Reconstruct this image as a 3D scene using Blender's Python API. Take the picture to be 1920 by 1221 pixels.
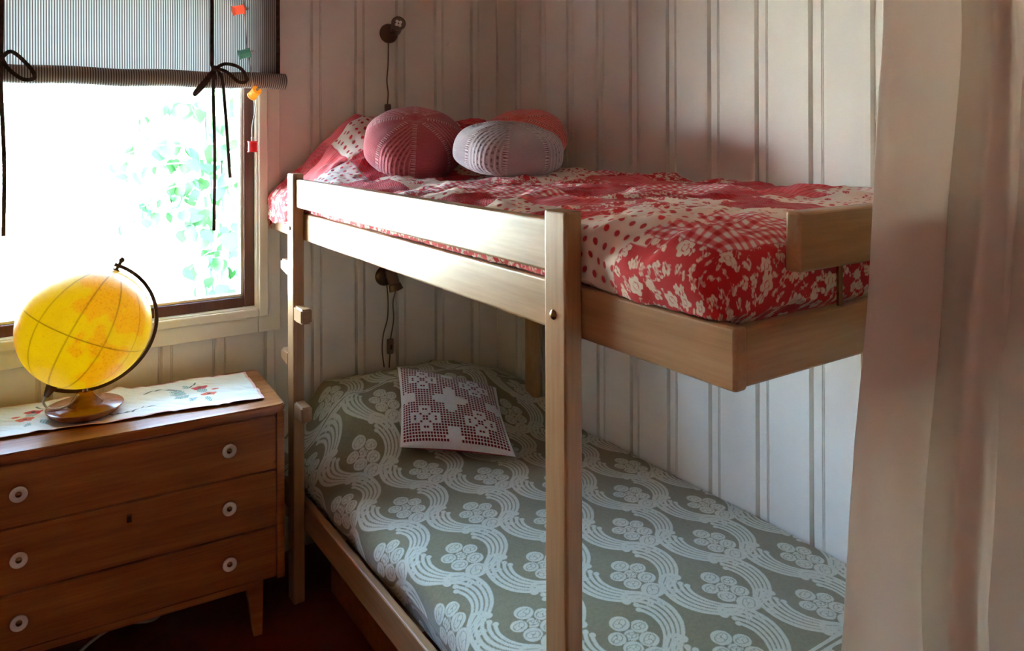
import bpy, bmesh, math, random
import numpy as np
from mathutils import Vector, Matrix

random.seed(7)
RNG = np.random.default_rng(7)
SC = bpy.context.scene
COL = SC.collection
for o in list(bpy.data.objects):
    bpy.data.objects.remove(o)

# ------------------------------------------------------------------ camera
CAM = Vector((-1.741, -2.715, 1.48)); PSI = math.radians(33.87); ROLL = 0.003
cd = bpy.data.cameras.new('camera'); cam = bpy.data.objects.new('camera', cd); COL.objects.link(cam)
cd.sensor_fit = 'HORIZONTAL'; cd.sensor_width = 36.0
cd.lens = 1426 / 1920 * 36.0
cd.shift_y = -(610.5 - 247) / 1920
cd.clip_start = 0.02; cd.clip_end = 200
_F = Vector((math.sin(PSI), math.cos(PSI), 0)); _R = Vector((math.cos(PSI), -math.sin(PSI), 0)); _U = Vector((0, 0, 1))
_r = _R * math.cos(ROLL) - _U * math.sin(ROLL); _u = _U * math.cos(ROLL) + _R * math.sin(ROLL)
cam.matrix_world = Matrix(((_r.x, _u.x, -_F.x, CAM.x), (_r.y, _u.y, -_F.y, CAM.y), (_r.z, _u.z, -_F.z, CAM.z), (0, 0, 0, 1)))
SC.camera = cam

# ------------------------------------------------------------------ world, sun, sky light, exposure
SC.view_settings.view_transform = 'Standard'
SC.view_settings.look = 'None'
SC.view_settings.gamma = 1.0
SC.view_settings.use_curve_mapping = False
SC.view_settings.exposure = 6.8
W = bpy.data.worlds.new('sky'); SC.world = W; W.use_nodes = True
wn = W.node_tree; wn.nodes.clear()
wo = wn.nodes.new('ShaderNodeOutputWorld'); wb = wn.nodes.new('ShaderNodeBackground'); ws = wn.nodes.new('ShaderNodeTexSky')
ws.sky_type = 'HOSEK_WILKIE'; ws.turbidity = 5.0; ws.ground_albedo = 0.4
ws.sun_direction = Vector((-0.30, -0.8, 0.45)).normalized()
wb.inputs[1].default_value = 6.0
wn.links.new(ws.outputs[0], wb.inputs[0]); wn.links.new(wb.outputs[0], wo.inputs[0])

def light(name, kind, loc, energy, color, target=None, **kw):
    d = bpy.data.lights.new(name, kind); d.energy = energy; d.color = color
    for k, v in kw.items(): setattr(d, k, v)
    o = bpy.data.objects.new(name, d); COL.objects.link(o); o.location = loc
    if target is not None:
        o.rotation_euler = (Vector(target) - Vector(loc)).to_track_quat('-Z', 'Y').to_euler()
    return o
SUN = light('sun_offscreen', 'SUN', (-2, -6, 4.3), 4.5, (1.0, 0.97, 0.93), (-1.5, 0.0, 2.0), angle=0.02)

# ------------------------------------------------------------------ helpers
def link(o, parent=None):
    COL.objects.link(o)
    if parent is not None: o.parent = parent
    return o

def tag(o, label=None, cat=None, group=None, kind=None):
    if label: o['label'] = label
    if cat: o['category'] = cat
    if group: o['group'] = group
    if kind: o['kind'] = kind
    return o

def empty(name, loc, label, cat, group=None, rz=0.0):
    o = bpy.data.objects.new(name, None); o.empty_display_size = 0.05
    link(o); o.location = loc; o.rotation_euler = (0, 0, rz)
    return tag(o, label, cat, group)

def obj(name, vf, mat, parent=None, local=False, origin=None, smooth=False, label=None):
    """one mesh object; vf = (verts, faces) in world coordinates (or in the parent's when local)"""
    V = np.asarray(vf[0], float).reshape(-1, 3)
    F = vf[1]
    me = bpy.data.meshes.new(name)
    loc = None
    if parent is not None:
        if not local:
            p = parent; off = Vector((0, 0, 0))
            while p is not None: off += p.location; p = p.parent
            V = V - np.array(off)
    else:
        if origin is None:
            lo, hi = V.min(0), V.max(0); origin = ((lo[0] + hi[0]) / 2, (lo[1] + hi[1]) / 2, lo[2])
        V = V - np.array(origin); loc = origin
    if isinstance(F, np.ndarray):
        n, k = F.shape
        me.vertices.add(len(V)); me.vertices.foreach_set('co', V.ravel())
        me.loops.add(n * k); me.loops.foreach_set('vertex_index', F.astype(np.int32).ravel())
        me.polygons.add(n); me.polygons.foreach_set('loop_start', np.arange(0, n * k, k, dtype=np.int32))
        me.polygons.foreach_set('loop_total', np.full(n, k, dtype=np.int32))
        me.update(calc_edges=True); me.validate()
    else:
        me.from_pydata([tuple(v) for v in V], [], F); me.update()
    if smooth:
        me.polygons.foreach_set('use_smooth', np.ones(len(me.polygons), dtype=bool))
        if smooth == 'auto':
            me.set_sharp_from_angle(angle=math.radians(33))
    me.materials.append(mat)
    o = bpy.data.objects.new(name, me); link(o, parent)
    if loc is not None: o.location = loc
    if label: o['label'] = label
    return o

def attr(o, name, arr):
    a = o.data.attributes.new(name, 'FLOAT', 'POINT'); a.data.foreach_set('value', np.asarray(arr, np.float32).ravel())

def attr3(o, name, arr):
    a = o.data.attributes.new(name, 'FLOAT_VECTOR', 'POINT'); a.data.foreach_set('vector', np.asarray(arr, np.float32).ravel())

def merge(*parts):
    V = []; F = []
    for v, f in parts:
        n = len(V); V += [tuple(p) for p in v]; F += [tuple(i + n for i in q) for q in f]
    return V, F

def box(x0, x1, y0, y1, z0, z1, bevel=0.0, seg=2):
    bm = bmesh.new(); bmesh.ops.create_cube(bm, size=1.0)
    for v in bm.verts:
        v.co = Vector(((x0 + x1) / 2 + v.co.x * (x1 - x0), (y0 + y1) / 2 + v.co.y * (y1 - y0), (z0 + z1) / 2 + v.co.z * (z1 - z0)))
    if bevel > 0: bmesh.ops.bevel(bm, geom=bm.edges[:], offset=bevel, segments=seg, profile=0.5, affect='EDGES')
    bm.verts.index_update()
    r = ([tuple(v.co) for v in bm.verts], [tuple(v.index for v in f.verts) for f in bm.faces]); bm.free()
    return r

def prism(poly, axis, lo, hi):
    """polygon of (a,b) extruded along an axis: 'x' -> (y,z), 'y' -> (x,z), 'z' -> (x,y)"""
    def mk(a, b, t): return {'x': (t, a, b), 'y': (a, t, b), 'z': (a, b, t)}[axis]
    n = len(poly)
    V = [mk(a, b, lo) for a, b in poly] + [mk(a, b, hi) for a, b in poly]
    F = [(i, (i + 1) % n, n + (i + 1) % n, n + i) for i in range(n)] + [tuple(range(n))[::-1], tuple(range(n, 2 * n))]
    return V, F

def tube(pts, r, seg=8, cap=True):
    pts = [Vector(p) for p in pts]; n = len(pts)
    rs = r if isinstance(r, (list, tuple)) else [r] * n
    V = []; F = []
    up = None
    for i in range(n):
        t = (pts[min(i + 1, n - 1)] - pts[max(i - 1, 0)]).normalized()
        if up is None:
            up = Vector((0, 0, 1)) if abs(t.z) < 0.9 else Vector((1, 0, 0))
        s = t.cross(up).normalized(); up = s.cross(t).normalized()
        for k in range(seg):
            a = 2 * math.pi * k / seg
            V.append(tuple(pts[i] + (s * math.cos(a) + up * math.sin(a)) * rs[i]))
    for i in range(n - 1):
        for k in range(seg):
            a = i * seg + k; b = i * seg + (k + 1) % seg
            F.append((a, b, b + seg, a + seg))
    if cap: F += [tuple(range(seg))[::-1], tuple((n - 1) * seg + k for k in range(seg))]
    return V, F

def spline(pts, n=8):
    """Catmull-Rom through pts"""
    P = [Vector(p) for p in pts]; P = [2 * P[0] - P[1]] + P + [2 * P[-1] - P[-2]]
    out = []
    for i in range(1, len(P) - 2):
        for k in range(n):
            t = k / n; a, b, c, d = P[i - 1:i + 3]
            out.append(0.5 * ((2 * b) + (c - a) * t + (2 * a - 5 * b + 4 * c - d) * t * t + (3 * b - a - 3 * c + d) * t ** 3))
    out.append(P[-2]); return out

def strip(pts, width, thick, wdir):
    """flat ribbon along pts"""
    pts = [Vector(p) for p in pts]; n = len(pts); V = []; F = []
    for i in range(n):
        t = (pts[min(i + 1, n - 1)] - pts[max(i - 1, 0)]).normalized()
        w = Vector(wdir) if wdir is not None else t.cross(Vector((0.15, 1, 0))); w = (w - t * w.dot(t)); w = w.normalized() if w.length > 1e-4 else Vector((1, 0, 0))
        nn = t.cross(w).normalized()
        for a, b in ((-1, -1), (1, -1), (1, 1), (-1, 1)):
            V.append(tuple(pts[i] + w * a * width / 2 + nn * b * thick / 2))
    for i in range(n - 1):
        for k in range(4):
            a = i * 4 + k; b = i * 4 + (k + 1) % 4; F.append((a, b, b + 4, a + 4))
    F += [(3, 2, 1, 0), tuple((n - 1) * 4 + k for k in range(4))]
    return V, F

def lathe(prof, seg=32, M=None):
    V = []; F = []; n = len(prof)
    for r, z in prof:
        for k in range(seg):
            a = 2 * math.pi * k / seg; p = Vector((r * math.cos(a), r * math.sin(a), z))
            V.append(tuple(M @ p if M is not None else p))
    for i in range(n - 1):
        for k in range(seg):
            a = i * seg + k; b = i * seg + (k + 1) % seg; F.append((a, b, b + seg, a + seg))
    if prof[0][0] > 1e-5: F.append(tuple(range(seg))[::-1])
    if prof[-1][0] > 1e-5: F.append(tuple((n - 1) * seg + k for k in range(seg)))
    return V, F

def frame(loc, zdir, xdir=(1, 0, 0)):
    z = Vector(zdir).normalized(); x = Vector(xdir); x = (x - z * x.dot(z))
    if x.length < 1e-4: x = Vector((0, 1, 0)); x = x - z * x.dot(z)
    x.normalize(); y = z.cross(x)
    return Matrix(((x.x, y.x, z.x, loc[0]), (x.y, y.y, z.y, loc[1]), (x.z, y.z, z.z, loc[2]), (0, 0, 0, 1)))

def gridfaces(nu, nv, flip=False):
    i, j = np.meshgrid(np.arange(nu - 1), np.arange(nv - 1), indexing='ij')
    a = (i * nv + j).ravel(); q = np.stack([a, a + nv, a + nv + 1, a + 1], 1)
    return q[:, ::-1].copy() if flip else q

def vnoise(x, y, seed=0):
    """smooth value noise in -1..1"""
    xi = np.floor(x).astype(np.int64); yi = np.floor(y).astype(np.int64); fx = x - xi; fy = y - yi
    fx = fx * fx * (3 - 2 * fx); fy = fy * fy * (3 - 2 * fy)
    return ((h01(xi, yi, seed) * (1 - fx) + h01(xi + 1, yi, seed) * fx) * (1 - fy) + (h01(xi, yi + 1, seed) * (1 - fx) + h01(xi + 1, yi + 1, seed) * fx) * fy) * 2 - 1

def h01(i, j, s=0):
    n = (i * 374761393 + j * 668265263 + s * 1442695041 + 12345) & 0xffffffff
    n = ((n ^ (n >> 13)) * 1274126177) & 0xffffffff
    n = ((n ^ (n >> 16)) * 2246822519) & 0xffffffff
    return ((n ^ (n >> 15)) & 0xffffff) / float(0xffffff)

def sm(x, a, b):
    t = np.clip((x - a) / (b - a), 0, 1); return t * t * (3 - 2 * t)

# ------------------------------------------------------------------ materials
def lin(c):
    return tuple(((v / 255) / 12.92 if v / 255 <= 0.04045 else ((v / 255 + 0.055) / 1.055) ** 2.4) for v in c)

class NT:
    def __init__(s, name):
        s.m = bpy.data.materials.new(name); s.m.use_nodes = True; s.t = s.m.node_tree
        s.b = s.t.nodes['Principled BSDF']; s.out = s.t.nodes['Material Output']
    def n(s, kind, **kw):
        q = s.t.nodes.new(kind)
        for k, v in kw.items(): setattr(q, k, v)
        return q
    def l(s, a, b): s.t.links.new(a, b)
    def obj(s, scale=(1, 1, 1)):
        c = s.n('ShaderNodeTexCoord'); m = s.n('ShaderNodeMapping'); m.inputs['Scale'].default_value = scale
        s.l(c.outputs['Object'], m.inputs[0]); return m.outputs[0]
    def noise(s, vec, scale=5.0, detail=3.0, rough=0.5):
        q = s.n('ShaderNodeTexNoise'); q.inputs['Scale'].default_value = scale; q.inputs['Detail'].default_value = detail; q.inputs['Roughness'].default_value = rough
        if vec is not None: s.l(vec, q.inputs['Vector'])
        return q.outputs[0]
    def ramp(s, fac, stops):
        q = s.n('ShaderNodeValToRGB'); e = q.color_ramp.elements
        while len(e) < len(stops): e.new(0.5)
        for el, (p, c) in zip(e, stops): el.position = p; el.color = (*c, 1) if len(c) == 3 else c
        s.l(fac, q.inputs[0]); return q.outputs[0]
    def mix(s, fac, a, b, mode='MIX'):
        q = s.n('ShaderNodeMix', data_type='RGBA', blend_type=mode)
        for sock, v in ((q.inputs[0], fac), (q.inputs[6], a), (q.inputs[7], b)):
            if hasattr(v, 'is_output'): s.l(v, sock)
            elif isinstance(v, (int, float)): sock.default_value = v
            else: sock.default_value = (*v, 1)
        return q.outputs[2]
    def at(s, name, vec=False):
        q = s.n('ShaderNodeAttribute', attribute_name=name); return q.outputs['Vector'] if vec else q.outputs['Fac']
    def math(s, op, a, b=0.0, c=0.0):
        q = s.n('ShaderNodeMath', operation=op)
        for k, v in enumerate((a, b, c)):
            if hasattr(v, 'is_output'): s.l(v, q.inputs[k])
            else: q.inputs[k].default_value = v
        return q.outputs[0]
    def bump(s, h, strength=0.3, dist=0.002):
        q = s.n('ShaderNodeBump'); q.inputs['Strength'].default_value = strength; q.inputs['Distance'].default_value = dist
        s.l(h, q.inputs['Height']); s.l(q.outputs[0], s.b.inputs['Normal']); return q
    def set(s, **kw):
        for k, v in kw.items():
            sock = s.b.inputs[k.replace('_', ' ')]
            if hasattr(v, 'is_output'): s.l(v, sock)
            elif isinstance(v, tuple) and len(v) == 3 and sock.type == 'RGBA': sock.default_value = (*v, 1)
            else: sock.default_value = v
        return s

def plain(name, rgb, rough=0.5, metal=0.0, **kw):
    s = NT(name); v = s.noise(s.obj((1, 1, 1)), 9.0, 4.0)
    c = lin(rgb); a = tuple(x * 0.9 for x in c); b = tuple(min(1, x * 1.08) for x in c)
    s.set(Base_Color=s.ramp(v, [(0.3, a), (0.7, b)]), Roughness=rough, Metallic=metal, **kw); return s.m

def wood(name, dark, mid, light_, axis='y', rough=0.38, scale=1.0, coat=0.25):
    s = NT(name); sc = {'x': (1.5, 28, 28), 'y': (28, 1.5, 28), 'z': (28, 28, 1.5)}[axis]
    sc = tuple(v * scale for v in sc)
    g = s.noise(s.obj(sc), 1.0, 6.0, 0.62); g2 = s.noise(s.obj(tuple(v * 6 for v in sc)), 1.0, 2.0)
    big = s.noise(s.obj((2.2, 2.2, 2.2)), 1.6, 3.0)
    c = s.ramp(g, [(0.28, lin(dark)), (0.5, lin(mid)), (0.72, lin(light_))])
    c = s.mix(0.25, c, s.ramp(g2, [(0.35, lin(dark)), (0.65, lin(light_))]))
    c = s.mix(s.math('MULTIPLY', big, 0.35), c, s.mix(0.5, lin(mid), lin(dark)))
    s.set(Base_Color=c, Roughness=rough, Coat_Weight=coat, Coat_Roughness=0.25)
    s.bump(g2, 0.08, 0.0006); return s.m

M = {}
def paint(name, rgb, rough):
    s = NT(name); g = s.noise(s.obj((14, 14, 1.2)), 1.5, 5.0); big = s.noise(s.obj((1, 1, 1)), 3.0, 4.0)
    c = lin(rgb); d = tuple(x * 0.9 for x in c)
    s.set(Base_Color=s.ramp(big, [(0.3, d), (0.62, c)]), Roughness=rough, Specular_IOR_Level=0.4)
    s.bump(g, 0.12, 0.0012); return s.m
M['paint'] = paint('panel_paint', (240, 232, 220), 0.42)
M['trim'] = paint('trim_paint', (240, 232, 214), 0.34)
M['ceiling'] = paint('ceiling_bounce_tint', (234, 188, 170), 0.6)  # unseen ceiling; pink made up to tint the light it bounces back
M['rear'] = paint('rear_wall_bounce_tint', (228, 172, 154), 0.6)  # unseen left and front walls, pink invented to warm the bounced light
M['bed'] = wood('birch_lacquer_long', (152, 104, 62), (174, 128, 84), (192, 150, 108), 'y')
M['bed_x'] = wood('birch_lacquer_cross', (152, 104, 62), (174, 128, 84), (192, 150, 108), 'x')
M['bed_z'] = wood('birch_lacquer_post', (152, 104, 62), (174, 128, 84), (192, 150, 108), 'z')
M['bed_peg'] = wood('birch_peg', (152, 104, 62), (174, 128, 84), (192, 150, 108), 'y')
M['teak'] = wood('teak_veneer', (128, 68, 26), (162, 94, 40), (188, 120, 58), 'x', 0.34)
M['teak_top'] = wood('teak_top', (128, 68, 26), (162, 94, 40), (188, 120, 58), 'x', 0.25, coat=0.5)
M['sash'] = wood('window_sash', (70, 34, 20), (92, 48, 30), (112, 62, 42), 'z', 0.4)
M['brass'] = plain('aged_brass', (150, 120, 80), 0.25, 1.0)
M['steel'] = plain('brushed_steel', (190, 186, 180), 0.3, 1.0)
M['lampmetal'] = plain('dark_bronze', (110, 88, 76), 0.28, 0.9)
M['lampface'] = plain('lamp_reflector', (232, 224, 220), 0.4, 0.0)
M['bezel'] = plain('lamp_bezel', (120, 106, 100), 0.5)
M['cordgrey'] = plain('grey_cord', (104, 84, 74), 0.6)
M['whitecord'] = plain('white_cord', (190, 184, 176), 0.5)
M['knob'] = plain('porcelain_knob', (226, 214, 206), 0.25)
M['dark'] = plain('keyhole_dark', (18, 10, 6), 0.7)
M['thread_tape'] = plain('dark_tape', (74, 54, 50), 0.8)

s = NT('floor_linoleum')
v = s.noise(s.obj((1, 1, 1)), 14.0, 6.0, 0.6); v2 = s.noise(s.obj((1, 1, 1)), 2.0, 3.0)
s.set(Base_Color=s.mix(v2, s.ramp(v, [(0.3, lin((96, 30, 14))), (0.7, lin((132, 50, 24)))]), lin((108, 36, 18))), Roughness=0.4)
M['floor'] = s.m

s = NT('window_glass'); s.t.nodes.remove(s.b)
tr = s.n('ShaderNodeBsdfTransparent'); gl = s.n('ShaderNodeBsdfGlossy'); gl.inputs['Roughness'].default_value = 0.02
tr.inputs[0].default_value = (0.95, 0.98, 0.97, 1)
fr = s.n('ShaderNodeFresnel'); fr.inputs[0].default_value = 1.3; mx = s.n('ShaderNodeMixShader')
s.l(fr.outputs[0], mx.inputs[0]); s.l(tr.outputs[0], mx.inputs[1]); s.l(gl.outputs[0], mx.inputs[2]); s.l(mx.outputs[0], s.out.inputs[0])
M['glass'] = s.m

def fabric(name, colsock_fn, rough=0.9, trans=0.0, weave=900.0, bump=0.25):
    s = NT(name); c = colsock_fn(s)
    s.set(Base_Color=c, Roughness=rough, Sheen_Weight=0.15, Specular_IOR_Level=0.2)
    if weave:
        n = s.noise(s.obj((1, 1, 1)), weave, 2.0); s.bump(n, bump, 0.0008)
    if trans > 0:
        t = s.n('ShaderNodeBsdfTranslucent'); mx = s.n('ShaderNodeMixShader'); mx.inputs[0].default_value = trans
        if hasattr(c, 'is_output'): s.l(c, t.inputs[0])
        else: t.inputs[0].default_value = (*c, 1)
        s.l(s.b.outputs[0], mx.inputs[1]); s.l(t.outputs[0], mx.inputs[2]); s.l(mx.outputs[0], s.out.inputs[0])
    return s.m

def blind_col(s):
    x = s.n('ShaderNodeSeparateXYZ'); s.l(s.obj((1, 1, 1)), x.inputs[0])
    w = s.math('SINE', s.math('MULTIPLY', x.outputs[0], 2 * math.pi / 0.0070))
    return s.ramp(s.math('MULTIPLY_ADD', w, 0.5, 0.5), [(0.3, lin((84, 68, 64))), (0.6, lin((168, 164, 156)))])
M['blind'] = fabric('striped_blind_cotton', blind_col, trans=0.10)
def roll_col(s):
    x = s.n('ShaderNodeSeparateXYZ'); s.l(s.obj((1, 1, 1)), x.inputs[0])
    w = s.math('SINE', s.math('MULTIPLY', x.outputs[0], 2 * math.pi / 0.0070))
    return s.ramp(s.math('MULTIPLY_ADD', w, 0.5, 0.5), [(0.3, lin((84, 68, 64))), (0.6, lin((168, 164, 156)))])
M['roll'] = fabric('striped_roll_cotton', roll_col)
M['ribbon'] = fabric('dark_ribbon', lambda s: s.ramp(s.noise(s.obj(), 60.0), [(0.3, lin((50, 36, 34))), (0.7, lin((82, 64, 60)))]))
def curt_col(s):
    return s.ramp(s.noise(s.obj((1, 1, 0.4)), 5.0, 4.0), [(0.3, lin((238, 226, 214))), (0.7, lin((244, 234, 224)))])
M['curtain'] = fabric('cream_curtain_cotton', curt_col, trans=0.45, weave=700, bump=0.15)

def sdfmat(name, bg, fg, soft=0.0012, edge=60.0, edgeamt=0.0, weave=500.0, bump=0.5, relief=0.4):
    """attribute 'm' in metres, positive inside the light figure"""
    s = NT(name); m = s.at('m')
    if edgeamt: m = s.math('ADD', m, s.math('MULTIPLY', s.math('SUBTRACT', s.noise(s.obj(), edge, 3.0), 0.5), edgeamt))
    f = s.math('MULTIPLY_ADD', m, 0.5 / soft, 0.5); q = s.n('ShaderNodeClamp'); s.l(f, q.inputs[0]); f = q.outputs[0]
    nb = s.noise(s.obj(), 120.0, 3.0)
    b1 = s.mix(nb, tuple(x * 0.72 for x in lin(bg)), tuple(x * 1.18 for x in lin(bg)))
    f1 = s.mix(nb, tuple(x * 0.82 for x in lin(fg)), tuple(min(1, x * 1.1) for x in lin(fg)))
    s.set(Base_Color=s.mix(f, b1, f1), Roughness=0.95, Sheen_Weight=0.3, Specular_IOR_Level=0.15)
    w = s.noise(s.obj(), weave, 2.0)
    s.bump(s.math('ADD', s.math('MULTIPLY', f, relief), w), bump, 0.002); return s
M['spread'] = sdfmat('chenille_bedspread', (134, 122, 90), (206, 200, 178), edge=300, edgeamt=0.0016, weave=350, bump=0.6).m

s = NT('patchwork_quilt'); m = s.at('m'); f = s.math('MULTIPLY_ADD', m, 0.5 / 0.0008, 0.5); q = s.n('ShaderNodeClamp'); s.l(f, q.inputs[0])
c = s.mix(q.outputs[0], s.at('ca', True), s.at('cb', True))
s.set(Base_Color=s.mix(s.math('MULTIPLY', s.noise(s.obj(), 40.0, 3.0), 0.2), c, s.mix(0.5, c, (0.55, 0.1, 0.08))), Roughness=0.85, Sheen_Weight=0.2, Specular_IOR_Level=0.2)
s.bump(s.math('ADD', s.noise(s.obj(), 450.0, 2.0), s.math('MULTIPLY', s.at('pk'), 3.0)), 0.35, 0.0016)
M['quilt'] = s.m

# ================================================================== STRUCTURE
PITCH = 0.17; ZC = 2.42
XL, YF = -3.05, -3.85
def struct(name, vf, mat, **kw):
    o = obj(name, vf, mat, **kw); o['kind'] = 'structure'; return o

floor = struct('floor', box(XL - .15, .2, YF - .15, .2, -.12, 0), M['floor'])
ceiling = struct('ceiling', box(XL - .15, .2, YF - .15, .2, ZC, ZC + .15), M['ceiling'])
wall_left = struct('wall_left', box(XL - .15, XL, YF, .016, 0, ZC), M['rear'])
wall_front = struct('wall_front', box(XL - .15, .2, YF - .15, YF, 0, ZC), M['rear'])
wall_right = struct('wall_right', box(.015, .2, YF, .2, 0, ZC), M['paint'])
WX0, WX1, WZ0, WZ1 = -1.90, -1.00, 0.866, 2.02
wall_back = struct('wall_back', merge(box(XL - .15, WX0, .015, .2, 0, ZC), box(WX1, .015, .015, .2, 0, ZC),
                                      box(WX0, WX1, .015, .2, 0, WZ0), box(WX0, WX1, .015, .2, WZ1, ZC)), M['paint'])

# plank profile across one pitch, going right as seen from the room: groove, narrow strip, double bead, wide face
PROF = [(0.0, 0.0135), (0.0055, 0.0135), (0.0105, 0.0), (0.0335, 0.0), (0.0350, 0.004), (0.0366, 0.0005), (0.0384, 0.0005), (0.0400, 0.004), (0.0416, 0.0), (0.1660, 0.0), (0.170, 0.0125)]
def plank_mesh(z0, z1, lo=0.0, hi=PITCH):
    pts = [(t, d) for t, d in PROF if lo <= t <= hi]
    if not pts or pts[0][0] > lo + 1e-6: pts = [(lo, 0.0)] + pts
    if pts[-1][0] < hi - 1e-6: pts = pts + [(hi, 0.0)]
    return [(a, b) for a, b in pts]
def plank(parent, side, t0, z0, z1, lo=0.0, hi=PITCH):
    pts = plank_mesh(z0, z1, lo, hi); V = []; n = len(pts)
    for z in (z0, z1):
        for t, d in pts:
            V.append((t0 + t, d, z) if side == 'back' else (d, t0 - t, z))
        a, b = pts[-1][0], pts[0][0]
        for t in (a, b): V.append((t0 + t, 0.016, z) if side == 'back' else (0.016, t0 - t, z))
    n += 2
    F = [(i, (i + 1) % n, n + (i + 1) % n, n + i) for i in range(n)] + [tuple(range(n))[::-1], tuple(range(n, 2 * n))]
    if side == 'right': pass
    return obj('plank', (V, F), M['paint'], parent)

k = 0
y = -0.657 + 4 * PITCH            # the groove nearest the corner comes out at y = 0.023
while y > YF:
    lo = max(0.0, y - 0.0); hi = min(PITCH, y - YF)
    if hi - lo > 0.005: plank(wall_right, 'right', y, 0.0, ZC, lo, hi)
    y -= PITCH
x = -0.124
while x > XL - PITCH:
    lo = max(0.0, XL - x); hi = min(PITCH, 0.0 - x)
    a, b = x + lo, x + hi
    if b > -1.95 and a < -0.945:
        cuts = []
        if a < -1.95: cuts.append((0, ZC, lo, -1.95 - x)); lo2 = -1.95 - x
        else: lo2 = lo
        if b > -0.945: cuts.append((0, ZC, -0.945 - x, hi)); hi2 = -0.945 - x
        else: hi2 = hi
        cuts += [(0, 0.80, lo2, hi2), (2.06, ZC, lo2, hi2)]
        for z0, z1, l, h in cuts:
            if h - l > 0.004: plank(wall_back, 'back', x, z0, z1, l, h)
    else:
        plank(wall_back, 'back', x, 0, ZC, lo, hi)
    x -= PITCH

# ---- window
win = bpy.data.objects.new('window_1', None); link(win); win.location = (-1.45, 0, 0.86); win['kind'] = 'structure'
for nm, b in (('casing', box(-.998, -.920, -.016, .014, .781, 2.10, .003)), ('casing', box(-1.98, -1.902, -.016, .014, .781, 2.10, .003)),
              ('casing', box(-1.902, -.998, -.016, .014, .781, .866, .003)), ('casing', box(-1.902, -.998, -.016, .014, 2.02, 2.10, .003))):
    obj(nm, b, M['trim'], win)
for b in (box(-.998, -.966, -.030, -.015, .838, 2.05, .004), box(-1.934, -1.902, -.030, -.015, .838, 2.05, .004), box(-1.902, -.998, -.0298, -.015, .838, .868, .004),
          box(-1.006, -.992, -.022, .02, .860, 2.03, .003), box(-1.908, -1.894, -.022, .02, .860, 2.03, .003), box(-1.896, -1.004, -.0218, .02, .858, .873, .003)):
    obj('moulding', b, M['trim'], win)
for b in (box(-1.90, -1.0, .0, .2, .8600, .8665), box(-1.003, -.999, .0, .2, .866, 2.02), box(-1.901, -1.897, .0, .2, .866, 2.02)):
    obj('reveal', b, M['trim'], win)
for b in (box(-1.041, -1.004, .004, .06, .872, 2.02, .004), box(-1.896, -1.859, .004, .06, .872, 2.02, .004), box(-1.859, -1.041, .004, .06, .872, .908, .004), box(-1.859, -1.041, .004, .06, 1.984, 2.02, .004)):
    obj('sash', b, M['sash'], win)
for b in (box(-1.050, -1.041, .016, .05, .908, 1.984, .002), box(-1.859, -1.850, .016, .05, .908, 1.984, .002), box(-1.859, -1.041, .016, .05, .908, .917, .002)):
    obj('glazing_bead', b, M['trim'], win)
obj('pane', box(-1.859, -1.041, .032, .036, .90, 1.99), M['glass'], win)

o = struct('baseboard_back', box(-3.0, -.002, -.045, .0, 0, .105, .006), M['trim'])
o = struct('baseboard_right', box(-.018, .0, YF, -.046, 0, .105, .004), M['trim'])

# ================================================================== BUNK BED
bed = empty('bunk_bed', (-.5, -1.06, 0), 'blond lacquered wooden bunk bed with pegged posts along the panelled wall', 'bunk bed')
PX0, PX1 = -.986, -.950
for (x0, x1) in ((PX0, PX1), (-.066, -.030)):
    for (y0, y1) in ((-.360, -.303), (-1.743, -1.685)):
        obj('post', box(x0, x1, y0, y1, 0, 1.350 if x0 < -.5 else 1.30, .005, 3), M['bed_z'], bed)
for z0, z1 in ((1.138, 1.223), (.225, .311)):
    low = z0 < 1
    y1 = -2.056 if not low else -1.90
    obj('side_rail', box(-.950, -.926, y1, -.045, z0, z1, .005, 3), M['bed'], bed)
    obj('side_rail', box(-.090, -.066, y1, -.045, z0, z1, .005, 3), M['bed'], bed)
    obj('end_rail', box(-.926, -.090, -.070, -.046, z0, z1 - .01, .004, 2), M['bed_x'], bed)
    ye = y1 + .004
    obj('end_rail', box(-.9262, -.0898, ye, ye + .024, z0 + .002, z1 - .004, .004, 2), M['bed_x'], bed)
    for i in range(11):
        yy = -.16 - i * (1.75 if low else 1.85) / 10.4
        obj('slat', box(-.926, -.090, yy - .04, yy + .04, z0 + .012, z0 + .028), M['bed_x'], bed)
obj('guard_rail', box(-.976, -.951, -1.690, -.356, 1.2435, 1.333, .005, 3), M['bed'], bed)
obj('foot_guard', box(-.818, -.06, -2.060, -2.034, 1.281, 1.367, .005, 3), M['bed_x'], bed)
for xx in (-.702, -.21):
    obj('guard_rod', tube([(xx, -2.044, 1.205), (xx, -2.044, 1.30)], .0045, 10), M['brass'], bed, smooth='auto')
# step pegs, alternately on either side of the post by the window
for side, z in ((1, 1.045), (-1, .915), (1, .755), (-1, .615)):
    yA = -.360 if side < 0 else -.303
    yB = yA + side * .075
    poly = [(yA, z - .026), (yB, z - .012 if side > 0 else z - .022), (yB, z + .022), (yA, z + .024)]
    if side < 0: poly = [(yA, z - .026), (yA, z + .024), (yB, z + .023), (yB, z - .023)]
    V, F = prism(poly, 'x', -.985, -.951)
    bm = bmesh.new(); vs = [bm.verts.new(v) for v in V]; [bm.faces.new([vs[i] for i in f]) for f in F]
    bmesh.ops.recalc_face_normals(bm, faces=bm.faces[:]); bmesh.ops.bevel(bm, geom=bm.edges[:], offset=.005, segments=2, affect='EDGES')
    bm.verts.index_update()
    obj('step_peg', ([tuple(v.co) for v in bm.verts], [tuple(v.index for v in f.verts) for f in bm.faces]), M['bed_peg'], bed, smooth='auto'); bm.free()
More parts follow.
